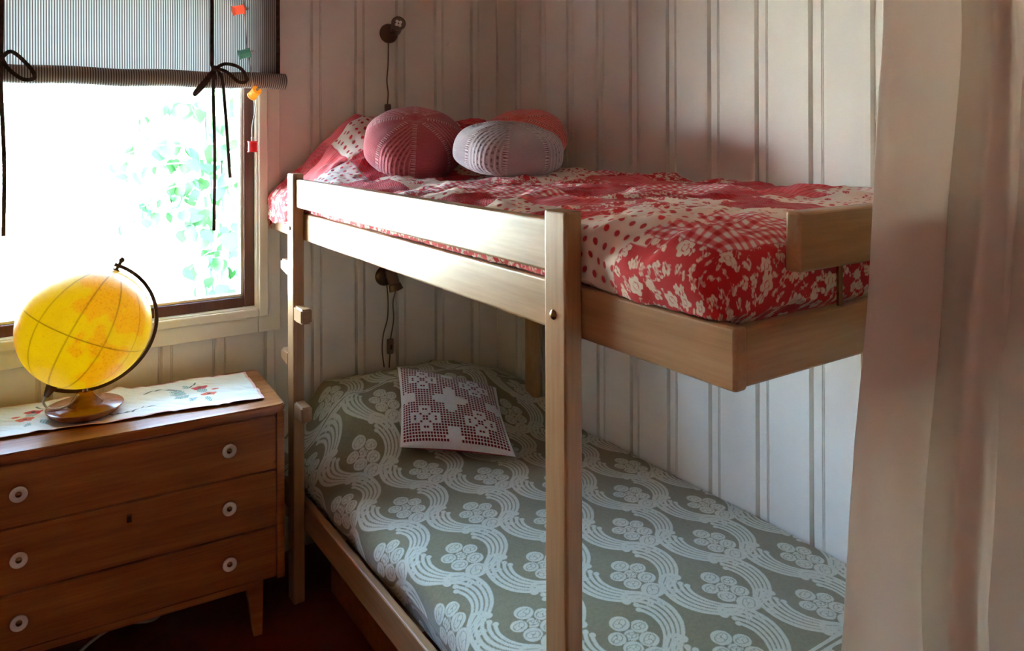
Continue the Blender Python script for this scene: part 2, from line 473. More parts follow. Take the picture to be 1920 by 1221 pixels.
for yy in (-1.711, -.331):
    obj('bolt', lathe([(.0085, 0), (.0085, .0015), (.0068, .0035), (.003, .0048), (0, .005)], 20, frame((-.9855, yy, 1.178), (-1, 0, 0))), M['brass'], bed, smooth='auto')

drawer = empty('under_bed_drawer', (-.5, -1.1, 0), 'brown wooden drawer box on the floor under the lower bunk', 'drawer')
obj('drawer_front', box(-.865, -.847, -1.80, -.354, .004, .205, .003), M['teak'], drawer)
obj('drawer_box', merge(box(-.847, -.10, -1.79, -.366, .02, .035), box(-.847, -.10, -.378, -.364, .02, .19), box(-.847, -.10, -1.79, -1.776, .02, .19), box(-.114, -.10, -1.79, -.364, .02, .19)), M['teak'], drawer)
for xx in (-.80, -.15):
    for yy in (-.45, -1.70):
        obj('caster', lathe([(.0, -.010), (.010, -.010), (.010, .010), (0, .010)], 12, frame((xx, yy, .010), (0, 1, 0))), M['dark'], drawer)

# ---- cloth over a box: fold helper
def fold(t, t1, r):
    e = np.maximum(t - t1, 0); ph = np.minimum(e / r, math.pi / 2)
    return np.where(t < t1, t, t1 + r * np.sin(ph)), r * (1 - np.cos(ph)) + np.maximum(e - r * math.pi / 2, 0)

# ================================================================== QUILT
def floral(px, py, cell, seed, dens=1.0):
    """white sprigs on a ground: signed distance (metres), positive inside"""
    d = np.full(px.shape, -0.02)
    gi = np.floor(px / cell).astype(np.int64); gj = np.floor(py / cell).astype(np.int64)
    for di in (-1, 0, 1):
        for dj in (-1, 0, 1):
            i = gi + di; j = gj + dj
            cx = (i + 0.2 + 0.6 * h01(i, j, seed)) * cell; cy = (j + 0.2 + 0.6 * h01(i, j, seed + 1)) * cell
            a0 = h01(i, j, seed + 2) * 6.283; typ = h01(i, j, seed + 3); s = cell * (0.85 + 0.3 * h01(i, j, seed + 4)) * dens
            dx = px - cx; dy = py - cy
            u = dx * np.cos(a0) + dy * np.sin(a0); v = -dx * np.sin(a0) + dy * np.cos(a0)
            r = np.hypot(u, v) + 1e-9; th = np.arctan2(v, u)
            # five-petalled flower with a dark ring and a light eye
            R = s * (0.19 + 0.15 * np.abs(np.cos(2.5 * th)) ** .6); fl = R - r; fl = np.minimum(fl, np.maximum(np.abs(r - s * 0.12) - s * 0.02, -1)); 
            pet = np.abs(np.cos(2.5 * th)) * r - s * 0.010; fl = np.minimum(fl, np.where(r < s * 0.26, np.maximum(pet, s * 0.10 - r), 1))
            # leaf sprig: stem, four pointed leaves and a bud
            sp = s * 0.014 - np.where(np.abs(u) < s * 0.52, np.abs(v - 0.10 * s * np.sin(u / s * 5)), 1)
            for lu, la, ln in ((-0.32, 0.9, 0.26), (-0.16, -0.9, 0.28), (0.06, 0.8, 0.26), (0.22, -0.8, 0.22), (0.44, 0.05, 0.24)):
                ux = u - lu * s; vx = v - 0.10 * s * math.sin(lu * 5)
                uu = ux * math.cos(la) + vx * math.sin(la); vv = -ux * math.sin(la) + vx * math.cos(la)
                w = s * 0.09 * np.clip(1 - (uu / (s * ln) * 2 - 1) ** 2, 0, 1); lf = np.where((uu > 0) & (uu < s * ln), w - np.abs(vv), -1)
                lf = np.minimum(lf, np.where(uu < s * ln * 0.8, np.abs(vv) - s * 0.010, 1)); sp = np.maximum(sp, lf)
            # thistle / rosette with ribs
            ro = s * 0.24 * (1 + 0.12 * np.sin(th * 9)) - r * (1 + 0.25 * np.abs(np.sin(th)))
            ro = np.minimum(ro, np.abs(np.sin(u / s * 22 + np.cos(v / s * 8))) * s * 0.06 - s * 0.012)
            ro = np.maximum(ro, s * 0.014 - np.where((u < -s * 0.1) & (u > -s * 0.6), np.abs(v - 0.12 * s * np.sin(u / s * 6)), 1))
            m = np.where(typ < 0.38, fl, np.where(typ < 0.8, sp, ro)); d = np.maximum(d, m)
    return d

def over(f1, f2): return np.where(f1 > -0.0020, f1, np.minimum(f2, -f1 - 0.0012))
qa = np.arange(0, 1.075, 0.0030) 
qb = np.concatenate([np.arange(0, 1.70, 0.0042), np.arange(1.70, 2.30, 0.0030)])
A, B = np.meshgrid(qa, qb, indexing='ij')
HB = 0.20                                   # length hanging at the head
tb, dhead = fold(HB - B, -0.015, 0.045)     # folds down behind the head rail
ytop = -(B - HB) - 0.055
ea = np.maximum(A - 0.866, 0); eb = np.maximum(B - HB - 1.906, 0)
ee = (ea ** 4 + eb ** 4) ** 0.25 + 1e-9; eph = np.minimum(ee / 0.066, math.pi / 2); esn = 0.066 * np.sin(eph)
edrop = np.minimum(0.066 * (1 - np.cos(eph)) + np.maximum(ee - 0.066 * math.pi / 2, 0), 0.145)
px = np.minimum(A, 0.866) + esn * ea / ee; pfoot = np.minimum(np.maximum(B - HB, -1), 1.906) + esn * eb / ee
dx = edrop * (ea / ee) ** 2; dfoot = edrop * (eb / ee) ** 2
Y = np.where(B < HB + 0.3, 0, -pfoot - 0.055)
Yh = -0.055 + tb                           # near the head
Y = np.where(B < HB + 0.3, np.minimum(Yh, -0.012), Y)
X = -0.012 - px
drop = edrop
# the pillow beneath at the head, and wrinkles
pil = 0.190 * sm(Y, -0.56, -0.15) * sm(-X, -0.0, 0.16) * (1 - sm(-X, 0.68, 0.93)) * (1 - 0.25 * sm(Y, -0.12, -0.02))
wr = 0.010 * vnoise(X * 5 + Y * 3, Y * 7 - X * 2, 3) + 0.006 * vnoise(X * 13 - Y * 6, Y * 15 + X * 5, 5) + 0.0042 * vnoise(X * 30 + Y * 22, Y * 26 - X * 20, 8)
ridge = 0.007 * (1 - np.abs(vnoise(X * 9 + Y * 12, Y * 4 - X * 8, 11))) ** 3
top = 1.335 + pil + wr * (1 + 0.4 * sm(Y, -.9, -.3)) + ridge - 0.012 * sm(-X, .55, .9) * (Y > -1.7)
Z = top - drop
outer = sm(-Y, 1.76, 1.86)
bul = np.sin(np.clip(dx / 0.14, 0, 1) * math.pi)
X = X - outer * 0.018 * bul - 0.006 * bul * vnoise(Y * 16, Z * 22, 21)
Y = Y - 0.005 * np.sin(np.clip(dfoot / 0.14, 0, 1) * math.pi) * sm(-X, .1, .3) - 0.004 * (dfoot > .01) * vnoise(X * 16, Z * 24, 23)
tuck = np.clip(np.maximum(dx, 0) - 0.115, 0, 0.06); headp = sm(Y, -.30, -.22)
X = X + tuck * 1.2 * (1 - headp) - headp * 0.026 * sm(dx, 0.01, 0.08)
tuf = np.clip(dfoot - 0.105, 0, 0.06); Y = Y + tuf * 1.2
Z = np.where(headp > 0.5, Z, np.maximum(Z, 1.196))
Z = Z - np.where(B < HB, dhead, 0) * 1.15 * (1 - 0.25 * sm(-X, 0, .6))
Z = np.maximum(Z, 1.142)
lowq = (Z < 1.226) & (-Y > 1.9)
Y = np.where(lowq, np.maximum(Y, -2.030), Y); X = np.where(lowq, np.maximum(X, -.930), X)
V = np.stack([X, Y, Z], -1).reshape(-1, 3)
low = Z < 1.2245                                   # below the rail tops the quilt is tucked inside the frame
X = np.where(low & (Y < -.29), np.maximum(X, -.9245), np.where(low & (X < -.90), np.minimum(X, -.9525), X))
Z = np.where(X > -.095, np.maximum(Z, 1.225), Z)
V = np.stack([X, Y, Z], -1).reshape(-1, 3)
QA_, QB_, QZ_ = qa, qb, Z.copy()
def quilt_z(x, y):
    return QZ_[np.clip(np.searchsorted(QA_, -x - .012), 0, len(QA_) - 1), np.clip(np.searchsorted(QB_, HB - .055 - y), 0, len(QB_) - 1)]
quilt = obj('patchwork_quilt', (V, gridfaces(len(qa), len(qb))), M['quilt'], smooth=True)
tag(quilt, 'red and white patchwork quilt spread over the upper bunk', 'quilt')
# patches
RED, RED2, WHT, CRM, PNK = lin((204, 28, 38)), lin((176, 22, 36)), lin((240, 226, 220)), lin((238, 214, 196)), lin((226, 84, 88))
PS = 0.165
wob = 0.006 * vnoise(A * 12, B * 12, 31)
ci = np.floor((A + wob + 0.04) / PS).astype(np.int64); cj = np.floor((B + wob) / PS).astype(np.int64)
typ = np.floor(h01(ci, cj, 77) * 6.0).astype(int)
# never two equal neighbours along the bed
typ = (typ + (cj % 2) * 3 + ci * 2) % 6
border = (A > 0.93) | (B > HB + 1.925)
corner = (A > 0.80) & (B > HB + 1.83)
dots = (A > 0.80) & (A < 0.99 + 0.05 * vnoise(B * 8, A, 4)) & (B > HB + 1.60) & (B < HB + 1.775 + (0.99 - A) * 0.35)
ging = (A > 0.70) & (A < 0.915) & (B >= HB + 1.775) & (B < HB + 1.96) & ~dots
typ = np.where(ging, 1, typ)
endd = (A < 0.34) & (B > HB + 1.55) & (B <= HB + 1.955); typ = np.where(endd & (ci % 2 == 0), 2, typ)
typ = np.where(border | corner, 4, typ); typ = np.where(ging, 1, typ); typ = np.where(dots, 2, typ)
m = np.full(A.shape, -0.01); ca = np.zeros(A.shape + (3,)); cb = np.zeros(A.shape + (3,)); pk = np.zeros(A.shape)
def setp(k, a, b, mm):
    q = typ == k; ca[q] = a; cb[q] = b; m[q] = mm[q] if isinstance(mm, np.ndarray) else mm
setp(0, RED, RED2, np.sin(A * 2 * math.pi / .010) * .002)
# gingham handled with a half tone: colour b white, a red, ground tone in ca
g1 = ((A + .02 * 0) / .017) % 1 < .5; g2 = (B / .017) % 1 < .5
setp(1, RED, WHT, -0.01)
q = typ == 1; tone = (g1.astype(int) + g2.astype(int))
ca[q] = np.where(tone[q][:, None] == 2, RED, np.where(tone[q][:, None] == 1, np.array(lin((226, 110, 112))), np.array(WHT)))
# dots
def dotf(p, r):
    u = A / p; v = B / p + 0.5 * (np.floor(u).astype(int) % 2); return r - np.hypot((u % 1) - .5, (v % 1) - .5) * p
setp(2, CRM, RED, dotf(.026, .0058))
setp(3, CRM, RED, floral(A, B, .034, 5))
setp(4, RED, CRM, over(floral(A, B, .036, 9, 1.12), floral(A + .5, B + .3, .024, 15, 1.05)))
setp(5, PNK, RED, np.sin(B * 2 * math.pi / .012) * .002 - .0006)
q = (typ == 0); pk[q] = (np.sin(A * 2 * math.pi / .007) * np.sin(B * 2 * math.pi / .007))[q]
e = np.minimum(np.abs(((A + wob + .04) / PS) % 1 - .5), np.abs(((B + wob) / PS) % 1 - .5))
pk -= 1.2 * (np.maximum(np.abs(((A + wob + .04) / PS) % 1 - .5), np.abs(((B + wob) / PS) % 1 - .5)) > .482) * ~(border | corner | dots | ging)
attr(quilt, 'm', m); attr(quilt, 'pk', pk); attr3(quilt, 'ca', ca.reshape(-1, 3)); attr3(quilt, 'cb', cb.reshape(-1, 3))

# ================================================================== BEDSPREAD
def seglist(P):
    return [(P[i], P[i + 1]) for i in range(len(P) - 1)]
def motif(x, y):
    """ornament of roses between two feather scrolls; x, y in metres about its foot"""
    x = x * 100; y = y * 100; ax = np.abs(x); d = np.full(x.shape, -2.0)
    base = [(1.4, -1.1), (4.6, -0.6), (8.4, 1.4), (11.4, 4.8), (12.9, 9.2), (12.5, 13.6), (10.7, 17.0), (8.6, 18.5), (6.6, 17.9), (6.3, 16.3)]
    P = np.array([tuple(p) for p in spline([(a, b, 0) for a, b in base], 4)])[:, :2]
    T = np.gradient(P, axis=0); T /= np.linalg.norm(T, axis=1)[:, None]; Nn = np.stack([-T[:, 1], T[:, 0]], 1)
    tt = np.linspace(0, 1, len(P))
    for j in range(5):
        n = len(P) - (0, 6, 9, 12, 14)[j]
        Q = (P + Nn * (j * (0.50 + 0.98 * np.sin(np.clip(tt, 0, 1) * 2.2)))[:, None])[:n]
        best = np.full(x.shape, 9.0)
        for k in range(len(Q) - 1):
            a, b = Q[k], Q[k + 1]; ab = b - a; L2 = ab @ ab + 1e-9
            t = np.clip(((ax - a[0]) * ab[0] + (y - a[1]) * ab[1]) / L2, 0, 1)
            w = 0.17 + 0.28 * math.sin(min(1, k / 20) * 1.57) + (0.08 if j == 0 else 0.0)
            best = np.minimum(best, np.hypot(ax - a[0] - t * ab[0], y - a[1] - t * ab[1]) - w)
        best = np.minimum(best, np.hypot(ax - Q[-1, 0], y - Q[-1, 1]) - (1.05 if j == 0 else 0.72))
        d = np.maximum(d, -best)
    def rose(cx, cy, R, k, mx=True):
        xx = (ax if mx else x) - cx; yy = y - cy; r = np.hypot(xx, yy); th = np.arctan2(yy, xx)
        ring = R - r
        gap = np.minimum(np.abs(r - R * 0.60 - 0.12 * R * np.sin(2 * th + k)) - 0.10, 9)
        sp = np.where((r < R * 0.62), np.abs(np.sin((th * 1.5 + r / R * 2.5 + k))) * r - 0.13, 9)
        return np.minimum(ring, np.minimum(gap, sp))
    clear = np.full(x.shape, 9.0)
    R = [(0, 7.9, 1.6, 2.4, False), (3.1, 8.9, 1.9, 2.0, True), (2.2, 4.9, 2.1, 0.8, True), (0.2, 11.9, 2.2, 1.2, False), (0, 0.6, 2.7, 0.3, False)]
    rr = np.full(x.shape, -2.0)
    for cx, cy, r_, k, mx in R:
        rad = np.hypot((ax if mx else x) - cx, y - cy)
        clear = np.minimum(clear, rad - r_ - 0.22); rr = np.where(rad < r_ + 0.24, rose(cx, cy, r_, k, mx), rr)
    d = np.maximum(np.minimum(d, clear), rr)
    for lx, ly, la in ((1.1, -2.1, -1.15), (2.3, -1.6, -0.55)):
        u = (ax - lx) * math.cos(la) + (y - ly) * math.sin(la); v = -(ax - lx) * math.sin(la) + (y - ly) * math.cos(la)
        L = 3.6; w = 0.75 * np.clip(1 - (u / L * 2 - 1) ** 2, 0, 1)
        d = np.maximum(d, np.where((u > 0) & (u < L), np.minimum(w - np.abs(v), np.abs(v) - 0.10), -2))
    return d / 100

sa = np.arange(0, 1.10, 0.0030); sb = np.concatenate([np.arange(0, 0.6, 0.0034), np.arange(0.6, 2.06, 0.0029)])
A, B = np.meshgrid(sa, sb, indexing='ij')
px, dx = fold(A, 0.868, 0.048)
pfoot, dfoot = fold(B, 1.80, 0.05)
X = -0.010 - px; Y = -0.022 - pfoot
head = sm(Y, -.300, -.235)
pil = 0.155 * sm(Y, -.60, -.20) * (1 - sm(-X, .74, .92)) * (1 - 0.50 * (1 - sm(-X, .03, .30))) * (1 - .10 * sm(Y, -.12, -.02))
wr = 0.0035 * vnoise(X * 5 + Y * 3, Y * 5, 13) + 0.0018 * vnoise(X * 12 + Y * 3, Y * 11, 15) + (0.010 * vnoise(X * 9 + 2, Y * 5, 18) + .008 * vnoise(X * 22, Y * 9, 19)) * sm(Y, -.40, -.10)
Z = 0.410 + 0.022 * np.sin(np.clip(-X / .92, 0, 1) * math.pi) + pil + wr - (dx ** 3 + dfoot ** 3) ** (1 / 3)
bul = np.sin(np.clip(dx / .13, 0, 1) * math.pi)
X = X - .012 * bul * vnoise(Y * 9, Z * 0, 27) + np.clip(dx - .07, 0, .08) * .5 * (1 - head) - head * .060 * sm(dx, .0, .06)
Z = np.where(head > .5, np.maximum(Z, .36), np.maximum(Z, .262))
V = np.stack([X, Y, Z], -1).reshape(-1, 3)
X = np.where(Z < .313, np.maximum(X, -.9245), X); Z = np.where(X > -.095, np.maximum(Z, .313), Z)
V = np.stack([X, Y, Z], -1).reshape(-1, 3)
SA_, SB_, SZ_ = sa, sb, Z.copy()
def spread_z(x, y):
    return SZ_[np.clip(np.searchsorted(SA_, -x - .010), 0, len(SA_) - 1), np.clip(np.searchsorted(SB_, -y - .022), 0, len(SB_) - 1)]
gf = gridfaces(len(sa), len(sb)); fc = V[gf].mean(1)                         # the cloth is notched round the posts at the wall
gf = gf[~((fc[:, 0] > -.064) & (((fc[:, 1] < -.305) & (fc[:, 1] > -.358)) | ((fc[:, 1] < -1.687) & (fc[:, 1] > -1.741))))]
spread = obj('bedspread', (V, gf), M['spread'], smooth=True)
tag(spread, 'olive and cream rose-scroll bedspread covering the lower bunk', 'bedspread')
GX, GY = -0.010 - A, -0.022 - B
mm = np.full(A.shape, -0.02)
for row in range(-1, 15):
    for colm in range(-4, 2):
        cx = -0.791 + 0.283 * colm + (0.1415 if row % 2 else 0) + 0.283 * 2; cy = -0.836 + 0.155 * (row - 6) * -1 - 0.0
        q = (np.abs(GX - cx) < 0.14) & (GY - cy > -0.06) & (GY - cy < 0.20)
        if q.any(): mm[q] = np.maximum(mm[q], motif(GX[q] - cx, GY[q] - cy))
for yb in (-0.20, -1.79):
    dd = np.abs(GY - yb + 0.01 * np.sin(GX * 5)); mm = np.where(dd < .011, np.where(dd < .003, -.004, .004), mm)
attr(spread, 'm', mm)

# ================================================================== CUSHIONS
def square_cushion():
    n = 250; BL, BR, TR, TL = (np.array(p) for p in ((-.684, -.492, .470), (-.407, -.743, .462), (-.268, -.412, .560), (-.554, -.197, .630)))
    u = np.linspace(0, 1, n); U, Vv = np.meshgrid(u, u, indexing='ij')
    base = (BL * ((1 - U) * (1 - Vv))[..., None] + BR * (U * (1 - Vv))[..., None] + TR * (U * Vv)[..., None] + TL * ((1 - U) * Vv)[..., None])
    c = (BL + BR + TR + TL) / 4
    pinch = 0.05 * (np.sin(np.pi * U) * (np.abs(2 * Vv - 1) ** 3) + np.sin(np.pi * Vv) * (np.abs(2 * U - 1) ** 3))
    base = base + (c - base) * pinch[..., None]
    nrm = np.cross(BR - BL, TL - BL); nrm /= np.linalg.norm(nrm)
    puff = (np.clip(1 - np.abs(2 * U - 1) ** 2.6, 0, 1) * np.clip(1 - np.abs(2 * Vv - 1) ** 2.6, 0, 1)) ** 0.5
    top = base + nrm * (0.062 * puff + 0.004 * vnoise(U * 4, Vv * 4, 3) * puff)[..., None]
    top[..., 2] = np.maximum(top[..., 2], spread_z(top[..., 0], top[..., 1]) + .002)
    k = 60; idx = np.linspace(0, n - 1, k).astype(int)
    bot = (base - nrm * (0.042 * puff)[..., None])[idx][:, idx]
    tk = top[idx][:, idx]; bot[..., 2] = np.minimum(np.maximum(bot[..., 2], spread_z(bot[..., 0], bot[..., 1]) - .003), tk[..., 2])
    root = empty('crochet_cushion', tuple((BL + BR) / 2), 'square white filet crochet cushion with red backing on the olive bedspread', 'cushion')
    t = obj('crochet_cover', (top.reshape(-1, 3), gridfaces(n, n)), M['crochet'], root, smooth=True)
    obj('cushion_back', (bot.reshape(-1, 3), gridfaces(k, k, True)), M['cushion_red'], root, smooth=True)
    N = 36; cu = U * N; cv = Vv * N; i = np.abs(np.floor(cu) - 20.5).astype(int); j = np.abs(np.floor(cv) - 20.5).astype(int)
    i = np.abs(np.floor(cu) + .5 - 18) * 21 / 18; j = np.abs(np.floor(cv) + .5 - 18) * 21 / 18
    solid = (i > 19.4) | (j > 19.4)
    for cx, cy, rx, ry in ((0, 4, 2.3, 3.6), (4, 0, 3.6, 2.3), (0, 18, 3.0, 4.4), (18, 0, 4.4, 3.0)):
        solid |= ((i - cx) / rx) ** 2 + ((j - cy) / ry) ** 2 < 1
    p, q = i - 10.5, j - 10.5
    for sx, sy in ((1, 1), (1, -1), (-1, 1), (-1, -1)):
        a = p * sx; b = q * sy
        lobe = ((a - 0.2) / 1.2 - 2.3) ** 2
        solid |= (np.hypot(a - 3.1 * (sx == sx), b - 0.0) < 2.9) | (np.hypot(a, b - 3.1) < 2.9)
    hole2 = (np.hypot(np.abs(p) - 3.2, q) < 1.2) & ((np.abs(np.abs(p) - 3.2) < .7) != (np.abs(q) < .7)) | (np.hypot(p, np.abs(q) - 3.2) < 1.2) & ((np.abs(np.abs(q) - 3.2) < .7) != (np.abs(p) < .7))
    diag = (np.abs(np.abs(p) - np.abs(q)) < .6) & (np.abs(p) < 5)
    hole = ~solid | hole2 | (diag & ((i < 19) & (j < 19)))
    fx = np.abs((cu % 1) - .5); fy = np.abs((cv % 1) - .5)
    mh = (0.36 - np.maximum(fx, fy)) * (0.38 / N)
    attr(t, 'm', np.where(hole, -mh, 0.004))
M['crochet'] = sdfmat('filet_crochet', (128, 20, 32), (236, 230, 232), soft=0.0006, weave=900, bump=0.5, relief=1.5).m
M['cushion_red'] = plain('cushion_back_red', (178, 52, 62), 0.9)
square_cushion()

def knit(name, rgb, light_rgb, dark_rgb):
    s = NT(name); m = s.at('m'); h = s.at('k'); col = s.mix(m, lin(rgb), lin(light_rgb)); col = s.mix(s.at('h'), col, lin(dark_rgb))
    s.set(Base_Color=col, Roughness=0.95, Sheen_Weight=0.35, Specular_IOR_Level=0.15)
    s.bump(s.math('ADD', s.math('MULTIPLY', h, 1.0), s.math('MULTIPLY', s.noise(s.obj(), 500.0, 2.0), 0.5)), 0.55, 0.0022); return s.m
def round_cushion(name, c, R, T, zdir, spin, mat, label, flat=0.0, sx=1.0):
    """puffed round crochet cushion: eight panels, ladder seams, alternate openwork panels"""
    nr, nt = 120, 480
    fr = frame(c, zdir)
    rho = np.linspace(0, 1, nr); th = np.linspace(0, 2 * np.pi, nt, endpoint=False)
    P, Tt = np.meshgrid(rho, th, indexing='ij')
    root = empty(name, tuple(Vector(c) - Vector(zdir).normalized() * T), label, 'cushion', 'round crochet cushions on the upper bunk')
    for side in (1, -1):
        r = R * np.sin(P * np.pi / 2) * (1 - 0.025 * np.cos(8 * (Tt - spin)) * P ** 2)
        z = T * np.cos(P * np.pi / 2) ** 0.72 * (1 + 0.05 * np.cos(8 * (Tt - spin)) * P) - T * 0.10 * np.exp(-(P / .07) ** 2)
        if side < 0: z = z * (1 - flat)
        loc = np.stack([r * np.cos(Tt) * sx, r * np.sin(Tt), side * z, np.ones_like(r)], -1).reshape(-1, 4)
        W_ = loc @ np.array(fr).T; V = W_[:, :3]
        V[:, 2] = np.maximum(V[:, 2], quilt_z(V[:, 0], V[:, 1]) - .003)      # rests on the quilt
        i, j = np.meshgrid(np.arange(nr - 1), np.arange(nt), indexing='ij'); a = (i * nt + j).ravel(); b = (i * nt + (j + 1) % nt).ravel()
        F = np.stack([a, a + nt, b + nt, b], 1)
        if side < 0: F = F[:, ::-1].copy()
        o = obj('cover_front' if side > 0 else 'cover_back', (V, F), mat, root, smooth=True)
        arc = P * np.pi / 2 * (R + T) / 2 * 1.1                      # distance from the middle along the surface
        pan = (Tt - spin) / (np.pi / 4); fp = (pan % 1); kk = np.floor(pan).astype(int) % 8
        dl = np.minimum(fp, 1 - fp) * (np.pi / 4) * np.maximum(r, .01)
        bars = (np.sin(arc * 2 * np.pi / .0085) > -.1)
        seam = (dl < .0075) & (P > .14)
        m = np.where(seam & bars, .85, 0.0); h = np.where(seam & ~bars & (kk % 2 == 0), .75, np.where(seam & ~bars, .35, 0.0))
        along = fp * (np.pi / 4) * r
        lines = np.sin(along * 2 * np.pi / .014)
        openw = (kk % 2 == 0) & ~seam & (P > .2)
        m = np.where(openw & (lines > .55), .42, m)
        hol = openw & (lines < -.35) & (np.sin(arc * 2 * np.pi / .022 + np.floor(along / .014) * 2) > .45) & (fp > .2) & (fp < .85)
        h = np.where(hol, .5, h)
        k = np.where(openw, lines * .6, .45 * np.sin(arc * 2 * np.pi / .0055) + .3 * np.sin(along * 2 * np.pi / .006)) + seam * (bars * 1.2 - .6) - hol * 1.2
        attr(o, 'm', m); attr(o, 'h', h); attr(o, 'k', k)
    return root
round_cushion('round_cushion', (-.612, -.455, 1.440), .165, .098, (-.22, -.55, 1), .35, knit('dusty_red_yarn', (178, 74, 80), (226, 150, 150), (104, 28, 38)),
              'round dusty red crochet cushion beside the grey one on the quilt', .15)
round_cushion('round_cushion', (-.455, -.780, 1.418), .170, .092, (-.02, -.16, 1), .15, knit('grey_mauve_yarn', (166, 148, 152), (214, 190, 186), (74, 58, 66)),
              'round grey crochet cushion with openwork panels on the quilt', .25)
round_cushion('round_cushion', (-.205, -.490, 1.448), .160, .088, (-.42, -.35, 1), .5, knit('coral_yarn', (232, 108, 98), (240, 156, 146), (150, 50, 44)),
              'round coral crochet cushion against the panelled wall behind the grey one', .15)

# ================================================================== CHEST OF DRAWERS
CW, CD = 0.83, 0.405
chest = empty('chest_of_drawers', (-1.4476, -.228, 0), 'brown teak chest of three drawers with white ring knobs under the window', 'chest of drawers', rz=-.056)
hx = CW / 2; FY = -.21; BY = FY + CD - .02
def cpart(nm, vf, mt, par=chest, sm_='auto', lab=None): return obj(nm, vf, mt, par, local=True, smooth=sm_, label=lab)
# top slab with rounded corners
def rrect(x0, x1, y0, y1, r, n=6):
    P = []
    for cx, cy, a in ((x1 - r, y1 - r, 0), (x0 + r, y1 - r, 90), (x0 + r, y0 + r, 180), (x1 - r, y0 + r, 270)):
        for i in range(n + 1):
            t = math.radians(a + 90 * i / n); P.append((cx + r * math.cos(t), cy + r * math.sin(t)))
    return P
def bevprism(poly, axis, lo, hi, off):
    V, F = prism(poly, axis, lo, hi); bm = bmesh.new(); vs = [bm.verts.new(v) for v in V]; [bm.faces.new([vs[i] for i in f]) for f in F]
    bmesh.ops.recalc_face_normals(bm, faces=bm.faces[:])
    ed = [e for e in bm.edges if len(e.link_faces) == 2 and any(len(f.verts) > 4 for f in e.link_faces)]
    bmesh.ops.bevel(bm, geom=ed, offset=off, segments=2, affect='EDGES'); bm.verts.index_update()
    r = ([tuple(v.co) for v in bm.verts], [tuple(v.index for v in f.verts) for f in bm.faces]); bm.free(); return r
cpart('top', bevprism(rrect(-hx - .003, hx + .003, FY - .003, BY, .022), 'z', .652, .675, .004), M['teak_top'])
for sx in (-1, 1):
    x0, x1 = sorted((sx * hx, sx * (hx - .022)))
    cpart('side_panel', box(x0, x1, FY, BY, .160, .653, .003), M['teak'])
cpart('back_panel', box(-hx + .02, hx - .02, BY - .012, BY, .165, .652), M['teak'])
cpart('bottom_panel', box(-hx + .02, hx - .02, FY + .012, BY - .01, .163, .178), M['teak'])
cpart('bottom_rail', box(-hx + .021, hx - .075, FY + .004, FY + .02, .150, .170, .002), M['teak'])
for z0, z1 in ((.4835, .5025), (.3175, .3365), (.640, .652)):
    cpart('drawer_rail', box(-hx + .021, hx - .021, FY + .010, FY + .028, z0, z1), M['teak'])
for n_, (z0, z1) in enumerate(((.505, .643), (.339, .481), (.173, .315))):
    d = cpart('drawer', bevprism(rrect(-hx + .0245, hx - .0245, z0, z1, .010), 'y', FY + .001, FY + .030, .002), M['teak'])
    zc = (.573, .408, .250)[n_]
    for kx in (-.252, .252):
        kx2 = kx + .004
        kb = cpart('knob', lathe([(0, 0), (.008, 0), (.008, .010), (.0190, .013), (.0200, .018), (.0180, .0215), (.0125, .0195), (.0085, .0165), (0, .0165)], 28, frame((kx2, FY + .001, zc), (0, -1, 0))), M['knob'], d, True)
        cpart('knob_screw', lathe([(.0075, .0150), (.0075, .0180), (.005, .0205), (0, .0212)], 20, frame((kx2, FY + .001, zc), (0, -1, 0))), M['brass'], d, True)
    if n_ == 1:
        cpart('keyhole_plate', box(-.0045, .0075, FY - .0005, FY + .002, .430, .452, .001), M['brass'], d)
        cpart('keyhole', merge(lathe([(0, 0), (.0032, 0), (.0032, .0006), (0, .0006)], 14, frame((.0015, FY - .0004, .4445), (0, -1, 0))), box(.0000, .0030, FY - .0010, FY - .0004, .4335, .4445)), M['dark'], d)
for sx in (-1, 1):
    for fy in (0, 1):
        yA = FY + .012 if fy == 0 else BY - .055
        T0 = [(sx * (hx - .108), yA), (sx * (hx - .060), yA), (sx * (hx - .060), yA + .042), (sx * (hx - .108), yA + .042)]
        B0 = [(sx * (hx - .086), yA + .006), (sx * (hx - .062), yA + .006), (sx * (hx - .062), yA + .028), (sx * (hx - .086), yA + .028)]
        Vv = [(a, b, 0.0) for a, b in B0] + [(a, b, .164) for a, b in T0]
        Ff = [(0, 1, 5, 4), (1, 2, 6, 5), (2, 3, 7, 6), (3, 0, 4, 7), (3, 2, 1, 0), (4, 5, 6, 7)]
        if sx < 0: Ff = [f[::-1] for f in Ff]
        cpart('leg', (Vv, Ff), M['teak'])

